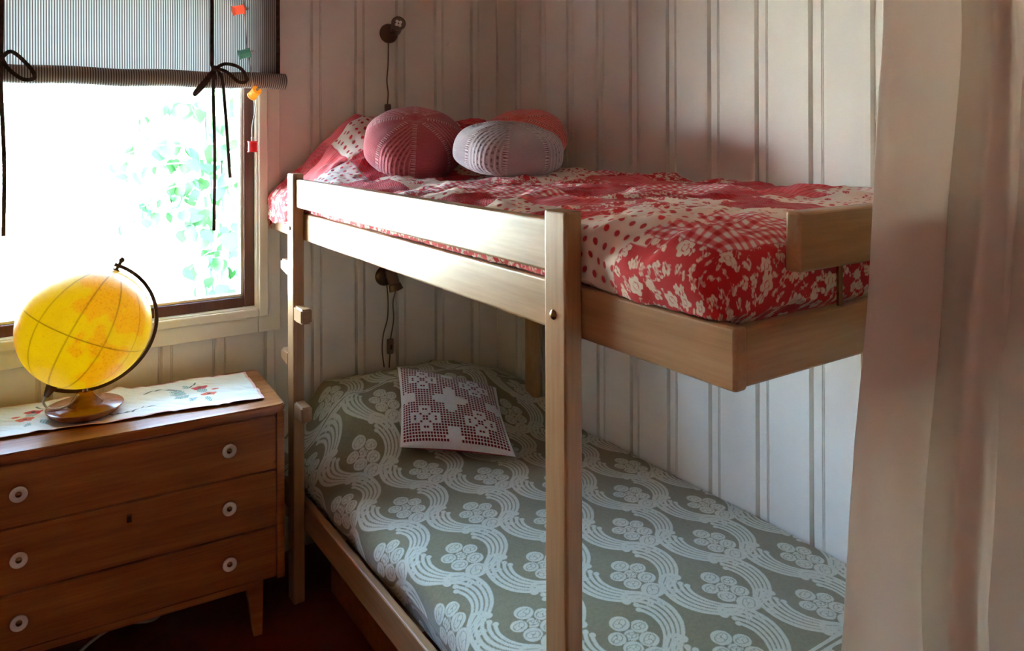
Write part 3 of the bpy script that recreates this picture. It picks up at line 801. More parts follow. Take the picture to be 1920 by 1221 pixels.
# ---- table runner
def runner():
    nx, ny = 330, 120
    P00, P10 = np.array([-1.835, -.297]), np.array([-1.085, -.399]); P11, P01 = np.array([-1.069, -.117]), np.array([-1.815, -.030])
    u = np.linspace(0, 1, nx); v = np.linspace(0, 1, ny); U, Vv = np.meshgrid(u, v, indexing='ij')
    xy = P00 * ((1 - U) * (1 - Vv))[..., None] + P10 * (U * (1 - Vv))[..., None] + P11 * (U * Vv)[..., None] + P01 * ((1 - U) * Vv)[..., None]
    edge = np.minimum(Vv, 1 - Vv)
    xy[..., 1] += .006 * np.sin(U * 17 + Vv * 2) * (Vv - .5) + .012 * np.exp(-((U - .50) / .03) ** 2) * (Vv > .5) * (Vv - .5) * 2
    z = .6765 + .0035 * (vnoise(U * 9 + Vv * 3, Vv * 7 - U * 4, 6) + 1) + .003 * np.abs(vnoise(U * 26 + Vv * 8, Vv * 9, 9)) + .008 * np.exp(-((U - .50) / .03) ** 2) * sm(Vv, .75, 1.0)
    under = 1 - sm(np.hypot(xy[..., 0] + 1.545, xy[..., 1] + .235), .085, .125)      # pressed flat beneath the lamp foot
    z = z + (np.minimum(z, .6812) - z) * under
    V = np.concatenate([xy, z[..., None]], -1).reshape(-1, 3)
    o = obj('table_runner', (V, gridfaces(nx, ny)), M['runner'], smooth=True)
    tag(o, 'embroidered cream table runner with poppies on the chest of drawers', 'table runner')
    x = U * .75; y = Vv * .28; col = np.tile(np.array(lin((226, 222, 206))), (nx, ny, 1))
    hem = (np.minimum(np.minimum(Vv * .28, (1 - Vv) * .28), np.minimum(U * .75, (1 - U) * .75)) < .007); col[hem] = lin((222, 168, 146))
    RD, ORG, TEAL, DKG = lin((200, 60, 60)), lin((214, 104, 62)), lin((96, 150, 140)), lin((60, 84, 70))
    for mir in (0, 1):
        X = x if not mir else .75 - x
        for fx, fy, r, c in ((.595, .185, .021, RD), (.612, .118, .020, ORG), (.635, .150, .010, ORG)):
            dd = np.hypot((X - fx) * .9, (y - fy) * 1.3); th = np.arctan2(y - fy, X - fx); col[dd < r * (1 + .12 * np.sin(5 * th))] = c; col[dd < r * .28] = lin((60, 40, 36))
        for fx, fy, L, w, a in ((.555, .150, .05, .016, 3.0), (.55, .165, .05, .014, 2.5), (.56, .13, .05, .014, 3.5), (.575, .105, .045, .010, 4.2), (.565, .195, .04, .008, 1.9), (.60, .09, .035, .008, 5.0), (.585, .15, .03, .02, 0.4)):
            p = (X - fx) * math.cos(a) + (y - fy) * math.sin(a); q = -(X - fx) * math.sin(a) + (y - fy) * math.cos(a)
            ins = (p > 0) & (p < L) & (np.abs(q) < w * (1 - (2 * p / L - 1) ** 2)); col[ins & (np.sin((p + q) * 900) > -.4)] = TEAL
        for (x0, y0, x1, y1, bow) in ((.54, .19, .44, .20, .02), (.55, .20, .59, .235, -.015), (.43, .09, .36, .06, -.02), (.47, .07, .40, .05, .02)):
            for t in np.linspace(0, 1, 60):
                cx = x0 + (x1 - x0) * t; cy = y0 + (y1 - y0) * t + bow * 4 * t * (1 - t); col[np.hypot(X - cx, y - cy) < .0022] = DKG
    attr3(o, 'c', col.reshape(-1, 3)); return o
s = NT('embroidered_linen'); s.set(Base_Color=s.at('c', True), Roughness=0.9, Sheen_Weight=0.2); s.bump(s.noise(s.obj(), 700.0, 2.0), 0.3, 0.0008)
M['runner'] = s.m
runner()

# ---- globe lamp
GC = Vector((-1.544, -.235, .930)); GR = .172
globe = empty('globe_lamp', (-1.545, -.235, .6775), 'glowing yellow globe lamp on a round wooden foot on the chest', 'globe lamp')
AX = Vector((.455, -.06, .89)).normalized(); SIDE = (Vector((1, 0, -.1)) - AX * AX.dot(Vector((1, 0, -.1)))).normalized()
obj('foot', lathe([(0, 0), (.076, 0), (.090, .010), (.0985, .0205), (.0985, .0235), (.096, .0250), (.048, .0275), (.046, .0280), (.022, .058), (.020, .060), (.012, .062), (0, .062)], 48, Matrix.Translation((-1.545, -.235, .681))), M['footwood'] if 'footwood' in M else wood('globe_foot_wood', (112, 56, 20), (150, 84, 36), (176, 106, 52), 'x', 0.25), globe, smooth='auto')
obj('stem', lathe([(.009, 0), (.009, .016), (.006, .018), (.006, .030), (0, .030)], 20, Matrix.Translation((-1.545, -.235, .738))), M['brass'], globe, smooth='auto')
armP = []
for i in range(41):
    t = math.radians(-4 + 188 * i / 40); armP.append(GC + (AX * math.cos(t) + SIDE * math.sin(t)) * (GR + .014))
obj('meridian_arm', strip(armP, .012, .0100, AX.cross(SIDE)), M['lampmetal'], globe, smooth='auto')
obj('pole_knob', lathe([(.011, -.016), (.011, -.010), (.005, -.008), (.005, .012), (.0075, .015), (.008, .021), (.004, .027), (0, .028)], 18, frame(GC + AX * (GR + .012), AX)), M['lampmetal'], globe, smooth='auto')
obj('pole_socket', lathe([(.013, .0), (.015, .010), (.011, .028), (.007, .040), (0, .040)], 18, frame(GC - AX * (GR - .002), -AX)), M['lampmetal'], globe, smooth='auto')
q0 = GC - AX * (GR + .034)
obj('cord', tube(spline([q0, q0 + Vector((-.008, 0, -.020)), q0 + Vector((.01, -.02, -.036)), q0 + Vector((.05, -.03, -.030)), Vector((-1.563, -.262, .745))], 6), .0032, 8), M['whitecord'], globe, smooth=True)
nl, nb_ = 288, 145
lon = np.linspace(0, 2 * np.pi, nl, endpoint=False); lat = np.linspace(-np.pi / 2, np.pi / 2, nb_)
LO, LA = np.meshgrid(lon, lat, indexing='ij')
E3 = AX.cross(SIDE)
e1, e2, e3 = np.array(SIDE), np.array(E3), np.array(AX)
Pn = (np.cos(LA) * np.cos(LO))[..., None] * e1 + (np.cos(LA) * np.sin(LO))[..., None] * e2 + np.sin(LA)[..., None] * e3
i, j = np.meshgrid(np.arange(nl), np.arange(nb_ - 1), indexing='ij'); a = (i * nb_ + j).ravel(); b = (((i + 1) % nl) * nb_ + j).ravel()
gs = obj('globe_sphere', (np.array(GC) + GR * Pn.reshape(-1, 3), np.stack([a, b, b + 1, a + 1], 1)), None or M.setdefault('globe', NT('lit_globe').m), globe, smooth=True)
camdir = np.array((CAM - GC).normalized()); lon0 = math.atan2(camdir @ e2, camdir @ e1)
dl = (LO - lon0 + np.pi) % (2 * np.pi) - np.pi; lo_ = np.degrees(dl); la_ = np.degrees(LA)
nz = 9 * vnoise(lo_ / 14 + 40, la_ / 12 + 40, 3) + 5 * vnoise(lo_ / 6 + 40, la_ / 6 + 40, 5)
land = np.full(LO.shape, -40.0)
for cx, cy, rx, ry in ((20, 56, 46, 24), (4, 34, 20, 16), (-14, 62, 26, 16), (50, 44, 26, 22), (30, 24, 12, 12), (14, 4, 6, 12), (22, -6, 14, 6), (34, -26, 19, 13), (2, 12, 6, 8), (56, -40, 4, 8), (150, 10, 40, 40), (-120, 20, 40, 50), (-80, -30, 20, 25)):
    land = np.maximum(land, (1 - np.hypot((lo_ - cx) / rx, (la_ - cy) / ry)) * min(rx, ry))
attr(gs, 'land', (land + nz) / 20)
mer = np.abs(((lo_ + 8) / 30 + .5) % 1 - .5) * 30 * np.pi / 180 * GR * np.cos(LA)
par = np.abs(LA) * GR
ln = np.clip(1 - np.minimum(mer / .0011, par / .0009) * .5, 0, 1); attr(gs, 'line', mer); attr(gs, 'par', par)
tick = (np.sin(LA * 220) > .2) & (h01(np.floor(lo_ / 7).astype(int) + 60, np.floor(la_ / 3).astype(int) + 60, 8) > .62)
attr(gs, 'txt', tick.astype(float))
s = NT('lit_globe_surface'); ob = s.obj()
f = s.n('ShaderNodeClamp'); s.l(s.math('MULTIPLY_ADD', s.at('land'), 6.0, .5), f.inputs[0])
sea = s.mix(s.noise(ob, 22.0, 4.0), lin((224, 174, 0)), lin((242, 206, 6))); ld = s.mix(s.noise(ob, 30.0, 5.0, .7), lin((236, 138, 4)), lin((242, 178, 8)))
c = s.mix(s.math('MULTIPLY', f.outputs[0], .7), sea, ld)
spk = s.n('ShaderNodeClamp'); s.l(s.math('MULTIPLY', s.math('SUBTRACT', s.noise(ob, 170.0, 3.0, .7), .54), 12.0), spk.inputs[0])
c = s.mix(s.math('MULTIPLY', s.math('MULTIPLY', spk.outputs[0], s.math('MULTIPLY_ADD', f.outputs[0], .55, .25)), .7), c, lin((190, 84, 10)))
spk2 = s.n('ShaderNodeClamp'); s.l(s.math('MULTIPLY', s.math('SUBTRACT', s.noise(s.obj((1, 1, 3)), 110.0, 2.0), .64), 12.0), spk2.inputs[0])
c = s.mix(s.math('MULTIPLY', spk2.outputs[0], .35), c, lin((120, 90, 10)))
lm = s.n('ShaderNodeClamp'); s.l(s.math('MULTIPLY_ADD', s.at('line'), -1 / .0020, 1.5), lm.inputs[0])
lp = s.n('ShaderNodeClamp'); s.l(s.math('MULTIPLY_ADD', s.at('par'), -1 / .0018, 1.3), lp.inputs[0])
c = s.mix(s.math('MULTIPLY', s.math('MAXIMUM', lm.outputs[0], lp.outputs[0]), .75), c, lin((96, 62, 10)))
s.set(Base_Color=s.mix(.75, c, (.10, .07, .005)), Emission_Color=c, Emission_Strength=0.0075, Specular_IOR_Level=0.25, Roughness=0.4, Coat_Weight=0.15, Coat_Roughness=0.2)
gs.data.materials[0] = s.m

# ================================================================== WINDOW BLIND
blind = empty('roll_up_blind', (-1.452, -.06, 1.63), 'rolled-up striped cotton blind tied with dark ribbons over the window', 'blind')
n = 60; xs = np.linspace(-1.962, -.943, n); zs = np.linspace(1.665, 2.09, 24)
XX, ZZ = np.meshgrid(xs, zs, indexing='ij'); YY = -.050 - .004 * np.sin(XX * 9) * sm(-ZZ, -2.0, -1.7) - .0025 * vnoise(XX * 14, ZZ * 9, 2)
f1 = gridfaces(n, 24, True); V1 = np.stack([XX, YY, ZZ], -1).reshape(-1, 3)
obj('fabric', (V1, f1), M['blind'], blind, smooth=True)
for xx in (-.9375, -1.9675):
    obj('edge_binding', box(xx - .0065, xx + .0065, -.0545, -.0465, 1.66, 2.09, .002), M['ribbon'], blind)
def wav(x): return 1.657 - .006 * math.sin((x + 1.452) * 3.1)
rp = [(x, -.068 + .003 * math.sin(x * 11), 1.659 - .005 * math.cos((x + 1.45) * 2.6) + .002 * math.sin(x * 23)) for x in np.linspace(-1.985, -.918, 40)]
obj('rolled_hem', tube(rp, .0275, 20), M['roll'], blind, smooth='auto')
sp = [Vector((-.9175, -.068 + (.004 + .0011 * t) * math.cos(t * 1.0), 1.659 + (.004 + .0011 * t) * math.sin(t * 1.0))) for t in np.linspace(0, 19, 60)]
obj('hem_spiral', tube(sp, .0012, 5), M['ribbon'], blind)
obj('head_rail', box(-1.97, -.935, -.054, -.016, 2.075, 2.105, .003), M['trim'], blind)
def tie(x, knot_z, tail1, tail2, loops):
    r = obj('ribbon', merge(strip([(x, -.0575, 2.08), (x + .002, -.058, 1.90), (x, -.061, 1.705), (x, -.085, 1.692), (x, -.099, 1.665), (x, -.090, 1.637), (x, -.066, 1.628), (x, -.045, 1.64), (x, -.0435, 1.70), (x, -.043, 2.08)], .012, .0012, (1, 0, 0))), M['ribbon'], blind)
    K = Vector((x, -.102, knot_z))
    obj('knot', lathe([(0, -.010), (.008, -.007), (.011, 0), (.008, .007), (0, .010)], 12, frame(K, (1, 0, .3))), M['ribbon'], r, smooth=True)
    for t in (tail1, tail2):
        if t: obj('ribbon_tail', strip(spline([K] + [Vector(p) for p in t], 8), .011, .0012, (1, .35, 0)), M['ribbon'], r)
    for lp_ in loops:
        obj('bow_loop', strip(spline([K] + [Vector(p) for p in lp_] + [K + Vector((.002, -.004, 0))], 8), .011, .0012, None), M['ribbon'], r)
tie(-1.160, 1.690, [(-1.166, -.108, 1.60), (-1.160, -.098, 1.40), (-1.163, -.096, 1.158)], [(-1.140, -.110, 1.66), (-1.128, -.106, 1.55), (-1.112, -.100, 1.33)],
    [[(-1.19, -.120, 1.655), (-1.224, -.124, 1.612), (-1.222, -.118, 1.604), (-1.190, -.112, 1.640)], [(-1.13, -.125, 1.705), (-1.085, -.13, 1.692), (-1.062, -.12, 1.655), (-1.085, -.11, 1.648), (-1.125, -.112, 1.680)]])
tie(-1.742, 1.695, [(-1.742, -.108, 1.60), (-1.735, -.1, 1.40), (-1.737, -.097, 1.185)], [(-1.77, -.108, 1.6), (-1.79, -.1, 1.4), (-1.785, -.097, 1.25)],
    [[(-1.715, -.122, 1.712), (-1.672, -.126, 1.668), (-1.662, -.12, 1.640), (-1.690, -.112, 1.636), (-1.725, -.110, 1.665)], [(-1.79, -.12, 1.65), (-1.81, -.12, 1.61), (-1.80, -.115, 1.605), (-1.77, -.11, 1.65)]])

# ---- string lights made of thread spools
def emis(name, rgb, strength, base=None):
    s = NT(name); v = s.noise(s.obj((1, 1, 1)), 300.0, 2.0); c = lin(rgb)
    col = s.ramp(v, [(0.3, tuple(x * .8 for x in c)), (0.7, c)])
    s.set(Base_Color=col, Emission_Color=col, Emission_Strength=strength, Roughness=0.5); return s.m
fairy = empty('string_lights', (-1.045, -.11, 1.40), 'string of little thread-spool lights hanging beside the window blind', 'string lights')
sp_pos = [((-1.088, -.118, 1.886), (1, 0, .25), (226, 92, 62), .9), ((-1.068, -.116, 1.742), (1, -.1, .28), (96, 156, 128), .25), ((-1.037, -.118, 1.612), (.25, -.8, .55), (246, 150, 30), 1.0), ((-1.034, -.082, 1.432), (0, 0, 1), (206, 28, 28), .25)]
wire = spline([(-1.060, -.075, 2.09), (-1.064, -.095, 1.95), (-1.066, -.108, 1.893), (-1.060, -.104, 1.82), (-1.056, -.108, 1.752), (-1.046, -.104, 1.70), (-1.040, -.110, 1.64), (-1.036, -.100, 1.60), (-1.026, -.084, 1.555), (-1.034, -.08, 1.50), (-1.034, -.08, 1.452)], 8)
obj('wire', tube(wire, .0020, 6), M['whitecord'], fairy, smooth=True)
for (p, d, rgb, st) in sp_pos:
    b = obj('spool', lathe([(.006, -.018), (.0165, -.0185), (.0165, -.0155), (.0135, -.0145), (.0135, .0145), (.0165, .0155), (.0165, .0185), (.006, .018)], 20, frame(p, d)), emis('spool_rim', rgb, st * .007), fairy, smooth='auto')
    th = []
    for i in range(120): a = i * .62; th.append((.0138 * math.cos(a), .0138 * math.sin(a), -.0135 + .027 * i / 119))
    fm = frame(p, d); obj('thread', tube([fm @ Vector(q) for q in th], .0013, 5), emis('spool_thread', rgb, st * .011), b, smooth=True)
    obj('bulb_socket', lathe([(.004, .0), (.005, .012), (.004, .016), (0, .016)], 12, frame(Vector(p) + Vector(d).normalized() * .017, d)), M['whitecord'], b, smooth='auto')

# ---- wall spot lamps
def spot(c, head_dir, label, cord_paths, switch, sw_size, toggle=False, off=(.008, -.008, 0)):
    L = empty('wall_spotlight', (c[0], 0, c[2] - .04), label, 'wall lamp')
    obj('wall_base', lathe([(0, 0), (.038, 0), (.038, .006), (.034, .014), (.024, .022), (.010, .026), (0, .026)], 32, frame((c[0], -.0005, c[2]), (0, -1, 0))), M['lampmetal'], L, smooth='auto')
    hd = Vector(head_dir).normalized(); hb = Vector((c[0], -.050, c[2])) 
    obj('swivel', tube([(c[0], -.02, c[2]), tuple(hb)], .007, 10), M['lampmetal'], L, smooth='auto')
    h0 = hb - hd * .012 + Vector(off)
    hm = frame(h0, hd)
    h = obj('lamp_head', lathe([(0, -.030), (.014, -.029), (.0205, -.022), (.0215, .010), (.0215, .030), (.020, .032), (.020, .034), (.0225, .036), (.0275, .060), (.0255, .060), (.0205, .050), (0, .048)], 32, hm), M['lampmetal'], L, smooth='auto')
    obj('reflector', lathe([(.0, .0495), (.0225, .0575), (.0245, .0585)], 24, hm), M['bezel'], h, smooth='auto')
    dd = []
    for k in range(4):
        a = k * math.pi / 2 + .5; dd.append(lathe([(0, .0), (.0065, .0), (.0065, .006), (.004, .008), (0, .008)], 12, hm @ Matrix.Translation((.009 * math.cos(a), .009 * math.sin(a), .053))))
    obj('led', merge(*dd), M['lampface'], h, smooth='auto')
    for p in cord_paths: obj('cord', tube(spline(p, 8), .0027, 8), M['cordgrey'], L, smooth=True)
    w, hh, t = sw_size
    sw = obj('switch', box(switch[0] - w / 2, switch[0] + w / 2, -.004 - t, -.004, switch[1] - hh / 2, switch[1] + hh / 2, .004), M['cordgrey'], L, smooth='auto')
    if toggle: obj('rocker', box(switch[0] - .004, switch[0] + .004, -.007 - t, -.003 - t, switch[1] - .010, switch[1] + .008, .0015), M['dark'], sw)
    return L
spot((-.494, 0, 1.862), (-.32, -1, .22), 'bronze wall spotlight above the upper bunk facing the room', [[(-.498, -.008, 1.835), (-.499, -.006, 1.74), (-.504, -.006, 1.68), (-.499, -.006, 1.63), (-.503, -.008, 1.585)]], (-.503, 1.568), (.024, .040, .014), off=(.010, -.004, .018))
spot((-.515, 0, .925), (.28, -.12, -1), 'bronze wall spotlight under the upper bunk pointing down', [[(-.510, -.012, .895), (-.503, -.008, .83), (-.505, -.006, .76), (-.522, -.006, .70), (-.527, -.006, .64), (-.520, -.008, .575)], [(-.489, -.045, .868), (-.484, -.012, .82), (-.480, -.007, .75), (-.492, -.006, .68)], [(-.496, -.010, .63), (-.500, -.010, .57)]], (-.496, .652), (.024, .058, .016), True)
hook = obj('wall_hook', merge(lathe([(0, 0), (.007, 0), (.006, .004), (.0035, .008), (.0035, .014), (.006, .018), (.0055, .023), (0, .026)], 16, frame((-.232, -.0, 1.836), (0, -1, .1)))), M['paint'], smooth='auto')
tag(hook, 'small painted peg on the panelled window wall near the corner', 'wall peg')

# ---- curtain
def curtain():
    zs = np.linspace(.03, 2.36, 150); ss = np.linspace(0, 1, 260)
    S, Zc = np.meshgrid(ss, zs, indexing='ij')
    left = -.770 - .118 * sm(-Zc, -1.70, -.55) + .0 * Zc + .02 * sm(Zc, 1.7, 2.3)
    k2 = -.618 - .10 * sm(-Zc, -1.65, -.80)                      # crest of the second fold
    # plan curve: two rolled folds then a gently waved cloth to the wall
    a = np.clip(S / .22, 0, 1); b = np.clip((S - .22) / .33, 0, 1); c = np.clip((S - .55) / .45, 0, 1)
    w1 = k2 - left
    X = left + w1 * a - .012 * np.sin(np.pi * a) * 0 ; Yc = -2.168 - .030 * np.sin(np.pi * a * .72) 
    X1 = k2 + .012 + .0 * b; 
    X = np.where(S < .22, left + (w1 + .020) * np.sin(a * np.pi / 2) ** .8, X)
    Yc = np.where(S < .22, -2.150 - .034 * np.sin(np.pi * a ** .6), Yc)
    hook_ = np.where(S >= .22, .020 * (1 - sm(b, 0, .12)), 0)
    X = np.where(S >= .22, k2 + hook_ - .0 + .225 * sm(b, .06, 1.0) * 1.0, X)
    Yc = np.where(S >= .22, -2.150 - .070 * np.sin(np.pi * np.clip(b, 0, 1) ** .45), Yc)
    X = np.where(S >= .55, k2 + .225 + ( -.03 - (k2 + .225)) * c, X)
    Yc = np.where(S >= .55, -2.150 - .045 * np.sin(c * np.pi * 3) * (c < 1), Yc)
    Yc = Yc - .010 * vnoise(S * 7 + Zc * .6, Zc * 2.2, 5) - .005 * vnoise(S * 18 + Zc * 3, Zc * 5, 7)
    cre = np.abs((S - .36) - .11 * (Zc - .85)); Yc = Yc - .010 * np.exp(-(cre / .012) ** 2) * sm(Zc, .6, .8) * (1 - sm(Zc, 1.0, 1.2))
    cre = np.abs((S - .40) + .10 * (Zc - 1.45)); Yc = Yc - .007 * np.exp(-(cre / .012) ** 2) * sm(Zc, 1.2, 1.35) * (1 - sm(Zc, 1.6, 1.8))
    V = np.stack([X, Yc, Zc], -1).reshape(-1, 3)
    root = empty('curtain', (-.5, -2.17, .03), 'long cream cotton curtain hanging at the foot of the bunk bed', 'curtain')
    o = obj('cloth', (V, gridfaces(260, 150, True)), M['curtain'], root, smooth=True)
    md = o.modifiers.new('thickness', 'SOLIDIFY'); md.thickness = .0016
    obj('curtain_rod', tube([(-1.10, -2.168, 2.372), (-.002, -2.168, 2.372)], .011, 12), M['brass'], root, smooth='auto')
    [obj('rod_bracket', box(b_, b_ + .02, -2.178, -2.158, 2.372, ZC + .001), M['brass'], root) for b_ in (-1.085, -.30)]
curtain()

# ---- cable under the chest
cab = obj('cable', tube(spline([(-1.30, -.10, .006), (-1.36, -.20, .008), (-1.47, -.25, .055), (-1.57, -.27, .020), (-1.60, -.35, .006), (-1.56, -.40, .006), (-1.50, -.37, .006), (-1.53, -.30, .006), (-1.62, -.28, .006), (-1.80, -.31, .006)], 8), .0045, 8), M['whitecord'], smooth=True)
tag(cab, 'white cable looping on the floor under the chest of drawers', 'cable')

# ================================================================== OUTDOORS
s = NT('dry_lawn'); v = s.noise(s.obj(), 1.2, 5.0, .65); v2 = s.noise(s.obj(), 26.0, 4.0, .7)
s.set(Base_Color=s.mix(v2, s.ramp(v, [(.35, lin((176, 184, 172))), (.65, lin((228, 226, 218)))]), lin((196, 200, 190))), Roughness=1.0); s.bump(v2, .8, .05)
M['lawn'] = s.m
def gz(x, y): return -.30 + .095 * y + .0035 * np.maximum(y - 6, 0) ** 2 + .08 * vnoise(np.asarray(x, float) * .5 + 50, np.asarray(y, float) * .5 + 50, 4)
gx = np.linspace(-22, 22, 120); gy = np.concatenate([np.linspace(.2, 8, 80), np.linspace(8.3, 34, 60)])
GXX, GYY = np.meshgrid(gx, gy, indexing='ij'); GZZ = gz(GXX, GYY) + .02 * vnoise(GXX * 5, GYY * 5, 6)
ground = struct('ground', (np.stack([GXX, GYY, GZZ], -1).reshape(-1, 3), gridfaces(120, 140)), M['lawn'], smooth=True)

def leafmat(name, rgb, trans):
    s = NT(name); c = s.ramp(s.noise(s.obj(), 3.0, 2.0), [(.3, lin(tuple(v * .85 for v in rgb))), (.7, lin(rgb))])
    s.set(Base_Color=c, Roughness=.5); t = s.n('ShaderNodeBsdfTranslucent'); s.l(c, t.inputs[0]); mx = s.n('ShaderNodeMixShader'); mx.inputs[0].default_value = trans
    s.l(s.b.outputs[0], mx.inputs[1]); s.l(t.outputs[0], mx.inputs[2]); s.l(mx.outputs[0], s.out.inputs[0]); return s.m
M['leaf'] = leafmat('linden_leaf', (36, 76, 34), .38)
M['needle'] = leafmat('spruce_needles', (84, 112, 88), .3)
M['birchleaf'] = leafmat('far_birch_leaf', (130, 168, 100), .4)
M['bark'] = plain('grey_bark', (84, 92, 88), .9)
M['bark2'] = plain('pale_birch_bark', (226, 224, 216), .8)
M['grass'] = leafmat('dry_grass', (168, 174, 150), .4)

def leaf_mesh():
    out = [(0, 0), (.20, -.06), (.40, .06), (.50, .28), (.46, .52), (.30, .76), (.10, .94), (0, 1.08)]
    V = [(0, 0, 0), (0, .35, -.02), (0, .70, -.03), (0, 1.08, -.10)]; F = []
    for sx in (1, -1):
        n0 = len(V); V += [(sx * a, b, .10 * a - .06 * b * b) for a, b in out[1:-1]]
        idx = list(range(n0, n0 + 6))
        fs = [(0, idx[0], idx[1]), (0, idx[1], idx[2], 1), (1, idx[2], idx[3]), (1, idx[3], idx[4], 2), (2, idx[4], idx[5], 3)]
        F += fs if sx > 0 else [f[::-1] for f in fs]
    me = bpy.data.meshes.new('leaf'); me.from_pydata(V, [], F); me.update(); me.materials.append(M['leaf'])
    me.polygons.foreach_set('use_smooth', np.ones(len(me.polygons), dtype=bool)); return me
LEAF = leaf_mesh()
def put_leaf(parent, p, size, rnd):
    o = bpy.data.objects.new('leaf', LEAF); link(o, parent); o.location = Vector(p) - parent.location
    o.scale = (size, size, size); o.rotation_euler = (rnd.uniform(-2.3, -1.1), rnd.uniform(-.5, .5), rnd.uniform(-1.4, 1.4))
rnd = random.Random(11)
def g0(x, y): return float(gz(np.array([x]), np.array([y]))[0]) - .03
t1 = empty('hazel_tree', (-.62, 2.15, g0(-.62, 2.15)), 'young many-stemmed leafy tree right outside the window', 'tree')
stems = [((-.64, 2.2), (-.80, 2.2, 1.70), (-.98, 2.15, 2.3), .017), ((-.62, 2.2), (-.735, 2.2, 1.75), (-.80, 2.2, 2.7), .019), ((-.66, 2.25), (-.695, 2.2, 1.70), (-.70, 2.25, 2.8), .020),
         ((-.58, 2.2), (-.60, 2.15, 1.60), (-.52, 2.1, 2.6), .024), ((-.47, 2.25), (-.515, 2.2, 1.75), (-.55, 2.3, 2.9), .036), ((-.50, 2.1), (-.60, 2.1, 1.3), (-.58, 2.15, 2.4), .026), ((-.40, 2.3), (-.39, 2.3, 1.7), (-.30, 2.3, 2.8), .03)]
for (b0, mid, top_, r) in stems:
    p = spline([(b0[0], b0[1], g0(*b0)), ((b0[0] * 2 + mid[0]) / 3 + rnd.uniform(-.02, .02), b0[1], .7), mid, top_], 6)
    obj('stem', tube(p, [r * (1.1 - .6 * i / (len(p) - 1)) for i in range(len(p))], 8), M['bark'], t1, smooth=True)
branches = [((-.776, 2.0, 1.679), (-1.207, 1.9, 1.478)), ((-.776, 2.05, 1.66), (-1.10, 1.9, 1.56)), ((-.806, 2.1, 1.40), (-1.31, 1.9, 1.300)), ((-.777, 2.1, 1.30), (-1.259, 1.9, 1.180)), ((-.762, 2.1, 1.20), (-1.272, 1.9, .960)),
            ((-.748, 2.1, 1.06), (-1.103, 1.9, 1.070)), ((-.733, 2.1, .99), (-1.208, 1.9, .960)), ((-.704, 2.1, .90), (-1.009, 1.9, .877)), ((-.60, 2.1, .75), (-.856, 1.9, .70))]
nleaf = 0
for (a, b) in branches:
    a = Vector(a); b = Vector(b); p = spline([a, a.lerp(b, .5) + Vector((0, 0, .05)), b], 6)
    obj('twig', tube(p, [.006 * (1.1 - .9 * i / (len(p) - 1)) for i in range(len(p))], 5), M['bark'], t1)
    L = (b - a).length; n = int(L * 24)
    for i in range(n):
        t = (i + rnd.random()) / n; q = p[min(len(p) - 1, int(t * (len(p) - 1)))]
        put_leaf(t1, q + Vector((rnd.uniform(-.04, .04), rnd.uniform(-.08, .08), rnd.uniform(-.03, .03))), rnd.uniform(.055, .105), rnd); nleaf += 1
while nleaf < 262:
    x_ = rnd.uniform(-.80, -.36); z_ = rnd.uniform(.45, 1.85)
    put_leaf(t1, (x_, rnd.uniform(1.75, 2.35), z_), rnd.uniform(.06, .115), rnd); nleaf += 1
t2 = empty('maple_sapling', (-2.35, 2.3, g0(-2.35, 2.3)), 'leafy overhanging tree whose lowest leaves show under the blind', 'tree')
p = spline([(-2.35, 2.3, g0(-2.35, 2.3)), (-2.32, 2.3, 1.0), (-2.2, 2.25, 2.1), (-2.0, 2.2, 2.5)], 6); obj('stem', tube(p, .03, 8), M['bark'], t2, smooth=True)
for (a, b) in (((-2.2, 2.25, 2.0), (-1.26, 1.95, 1.80)), ((-2.25, 2.3, 1.85), (-1.55, 2.0, 1.79)), ((-2.2, 2.25, 2.05), (-1.0, 2.0, 1.95))):
    a = Vector(a); b = Vector(b); p = spline([a, a.lerp(b, .5) + Vector((0, 0, .06)), b], 6); obj('twig', tube(p, .006, 5), M['bark'], t2)
    for i in range(16):
        q = p[int((.25 + .75 * rnd.random()) * (len(p) - 1))]; put_leaf(t2, q + Vector((rnd.uniform(-.05, .05), rnd.uniform(-.1, .1), rnd.uniform(-.02, .03))), rnd.uniform(.07, .11), rnd)

def spruce(x, y, h, label, seed):
    r = random.Random(seed); z0 = g0(x, y); t = empty('spruce_tree', (x, y, z0), label, 'tree', 'spruces on the slope behind the window')
    obj('trunk', tube([(x, y, z0), (x, y, z0 + h)], [.02 * h, .004], 7), M['bark'], t, smooth=True)
    V = []; F = []
    lv = int(h * 9)
    for i in range(lv):
        f = i / lv; zz = z0 + .25 + f * (h - .3); R = (1 - f) * h * .22 + .05
        for k in range(9):
            a = r.uniform(0, 6.283); R2 = R * r.uniform(.7, 1.15); dr = R2 * r.uniform(.25, .5)
            for j in range(14):
                s_ = j / 14; cx = x + math.cos(a) * R2 * s_; cy = y + math.sin(a) * R2 * s_; cz = zz - dr * s_ ** 1.3
                for sd in (-1, 1):
                    a2 = a + sd * r.uniform(.5, 1.0); ln_ = (.10 + .18 * (1 - s_)) * (.4 + .6 * R2) * r.uniform(.6, 1.2) * .6
                    n = len(V); ex, ey = cx + math.cos(a2) * ln_, cy + math.sin(a2) * ln_
                    V += [(cx, cy, cz + .018), (cx, cy, cz - .018), (ex, ey, cz - ln_ * .45)]; F.append((n, n + 1, n + 2))
    o = obj('foliage', (V, F), M['needle'], t); o['kind'] = 'stuff'
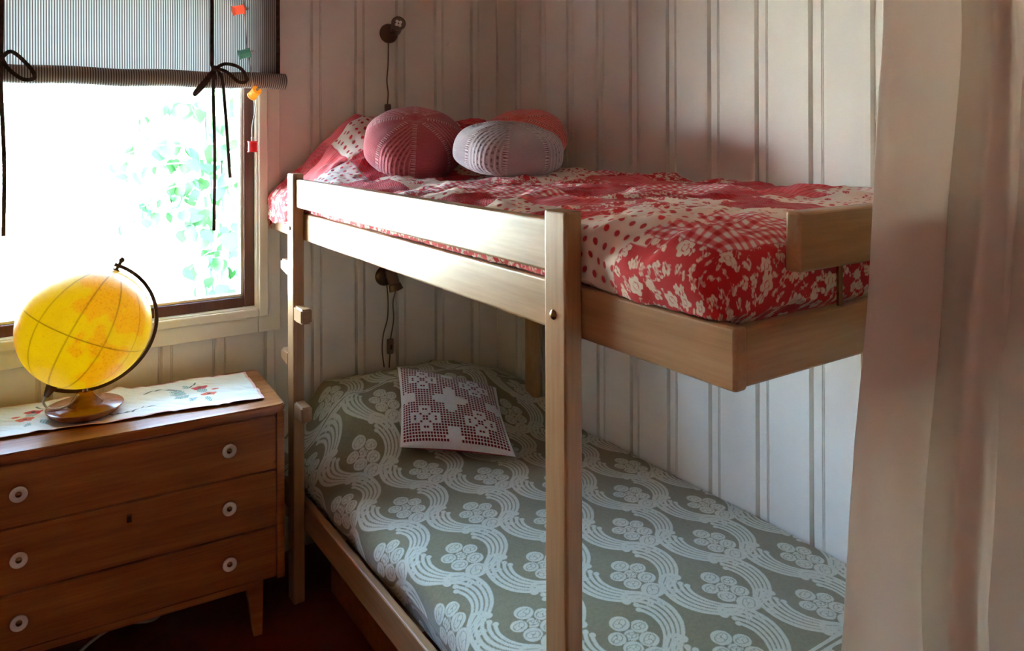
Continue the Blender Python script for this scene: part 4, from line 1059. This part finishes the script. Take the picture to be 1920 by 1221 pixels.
for i, (x_, y_, h_) in enumerate(((-2.5, 10.2, 5.0), (.5, 12.8, 5.5), (4.2, 13.0, 6.0), (-5.6, 12.5, 6.0), (-1.6, 16.5, 6.5), (2.6, 18.0, 7.0), (-9.0, 14, 6.5), (8.0, 15.0, 6.0))):
    spruce(x_, y_, h_, 'pale green spruce standing on the bright slope behind the window', 40 + i)
def birch(x, y, h, seed):
    r = random.Random(seed); z0 = g0(x, y); t = empty('birch_tree', (x, y, z0), 'slim white-stemmed birch on the bright slope behind the window', 'tree', 'birches on the slope behind the window')
    obj('trunk', tube(spline([(x, y, z0), (x + .05, y, z0 + h * .4), (x - .05, y, z0 + h)], 6), .055, 8), M['bark2'], t, smooth=True)
    V = []; F = []
    for i in range(1500):
        f = r.random(); zz = z0 + h * (.42 + .6 * f); a = r.uniform(0, 6.283); R = r.random() ** .5 * h * .22 * (1.1 - f * .7)
        c = Vector((x + math.cos(a) * R, y + math.sin(a) * R, zz)); u = Vector((r.uniform(-1, 1), r.uniform(-1, 1), r.uniform(-1, 1))).normalized(); w = u.orthogonal().normalized(); n = len(V)
        V += [tuple(c + u * .05), tuple(c + w * .03), tuple(c - u * .05), tuple(c - w * .03)]; F.append((n, n + 1, n + 2, n + 3))
    o = obj('foliage', (V, F), M['birchleaf'], t); o['kind'] = 'stuff'
for i, (x_, y_, h_) in enumerate(((-.55, 8.6, 5.0), (2.2, 9.4, 5.5), (-4.6, 8.2, 5.0))): birch(x_, y_, h_, 80 + i)
# grass and litter on the slope
r = np.random.default_rng(3); n = 26000
bx = r.uniform(-6, 6, n); by = .35 + 9.5 * r.random(n) ** 1.4; bz = gz(bx, by); hh = r.uniform(.03, .12, n); an = r.uniform(0, 6.283, n); lx = np.cos(an) * hh * .7; ly = np.sin(an) * hh * .7; ww = .006
V = np.stack([np.stack([bx - ww * np.sin(an), by + ww * np.cos(an), bz - .01], -1), np.stack([bx + ww * np.sin(an), by - ww * np.cos(an), bz - .01], -1), np.stack([bx + lx, by + ly, bz + hh], -1)], 1).reshape(-1, 3)
gr = obj('meadow_grass', (V, np.arange(3 * n).reshape(-1, 3)), M['grass'])
tag(gr, 'dry sunlit meadow grass on the slope outside the window', 'grass', kind='stuff')
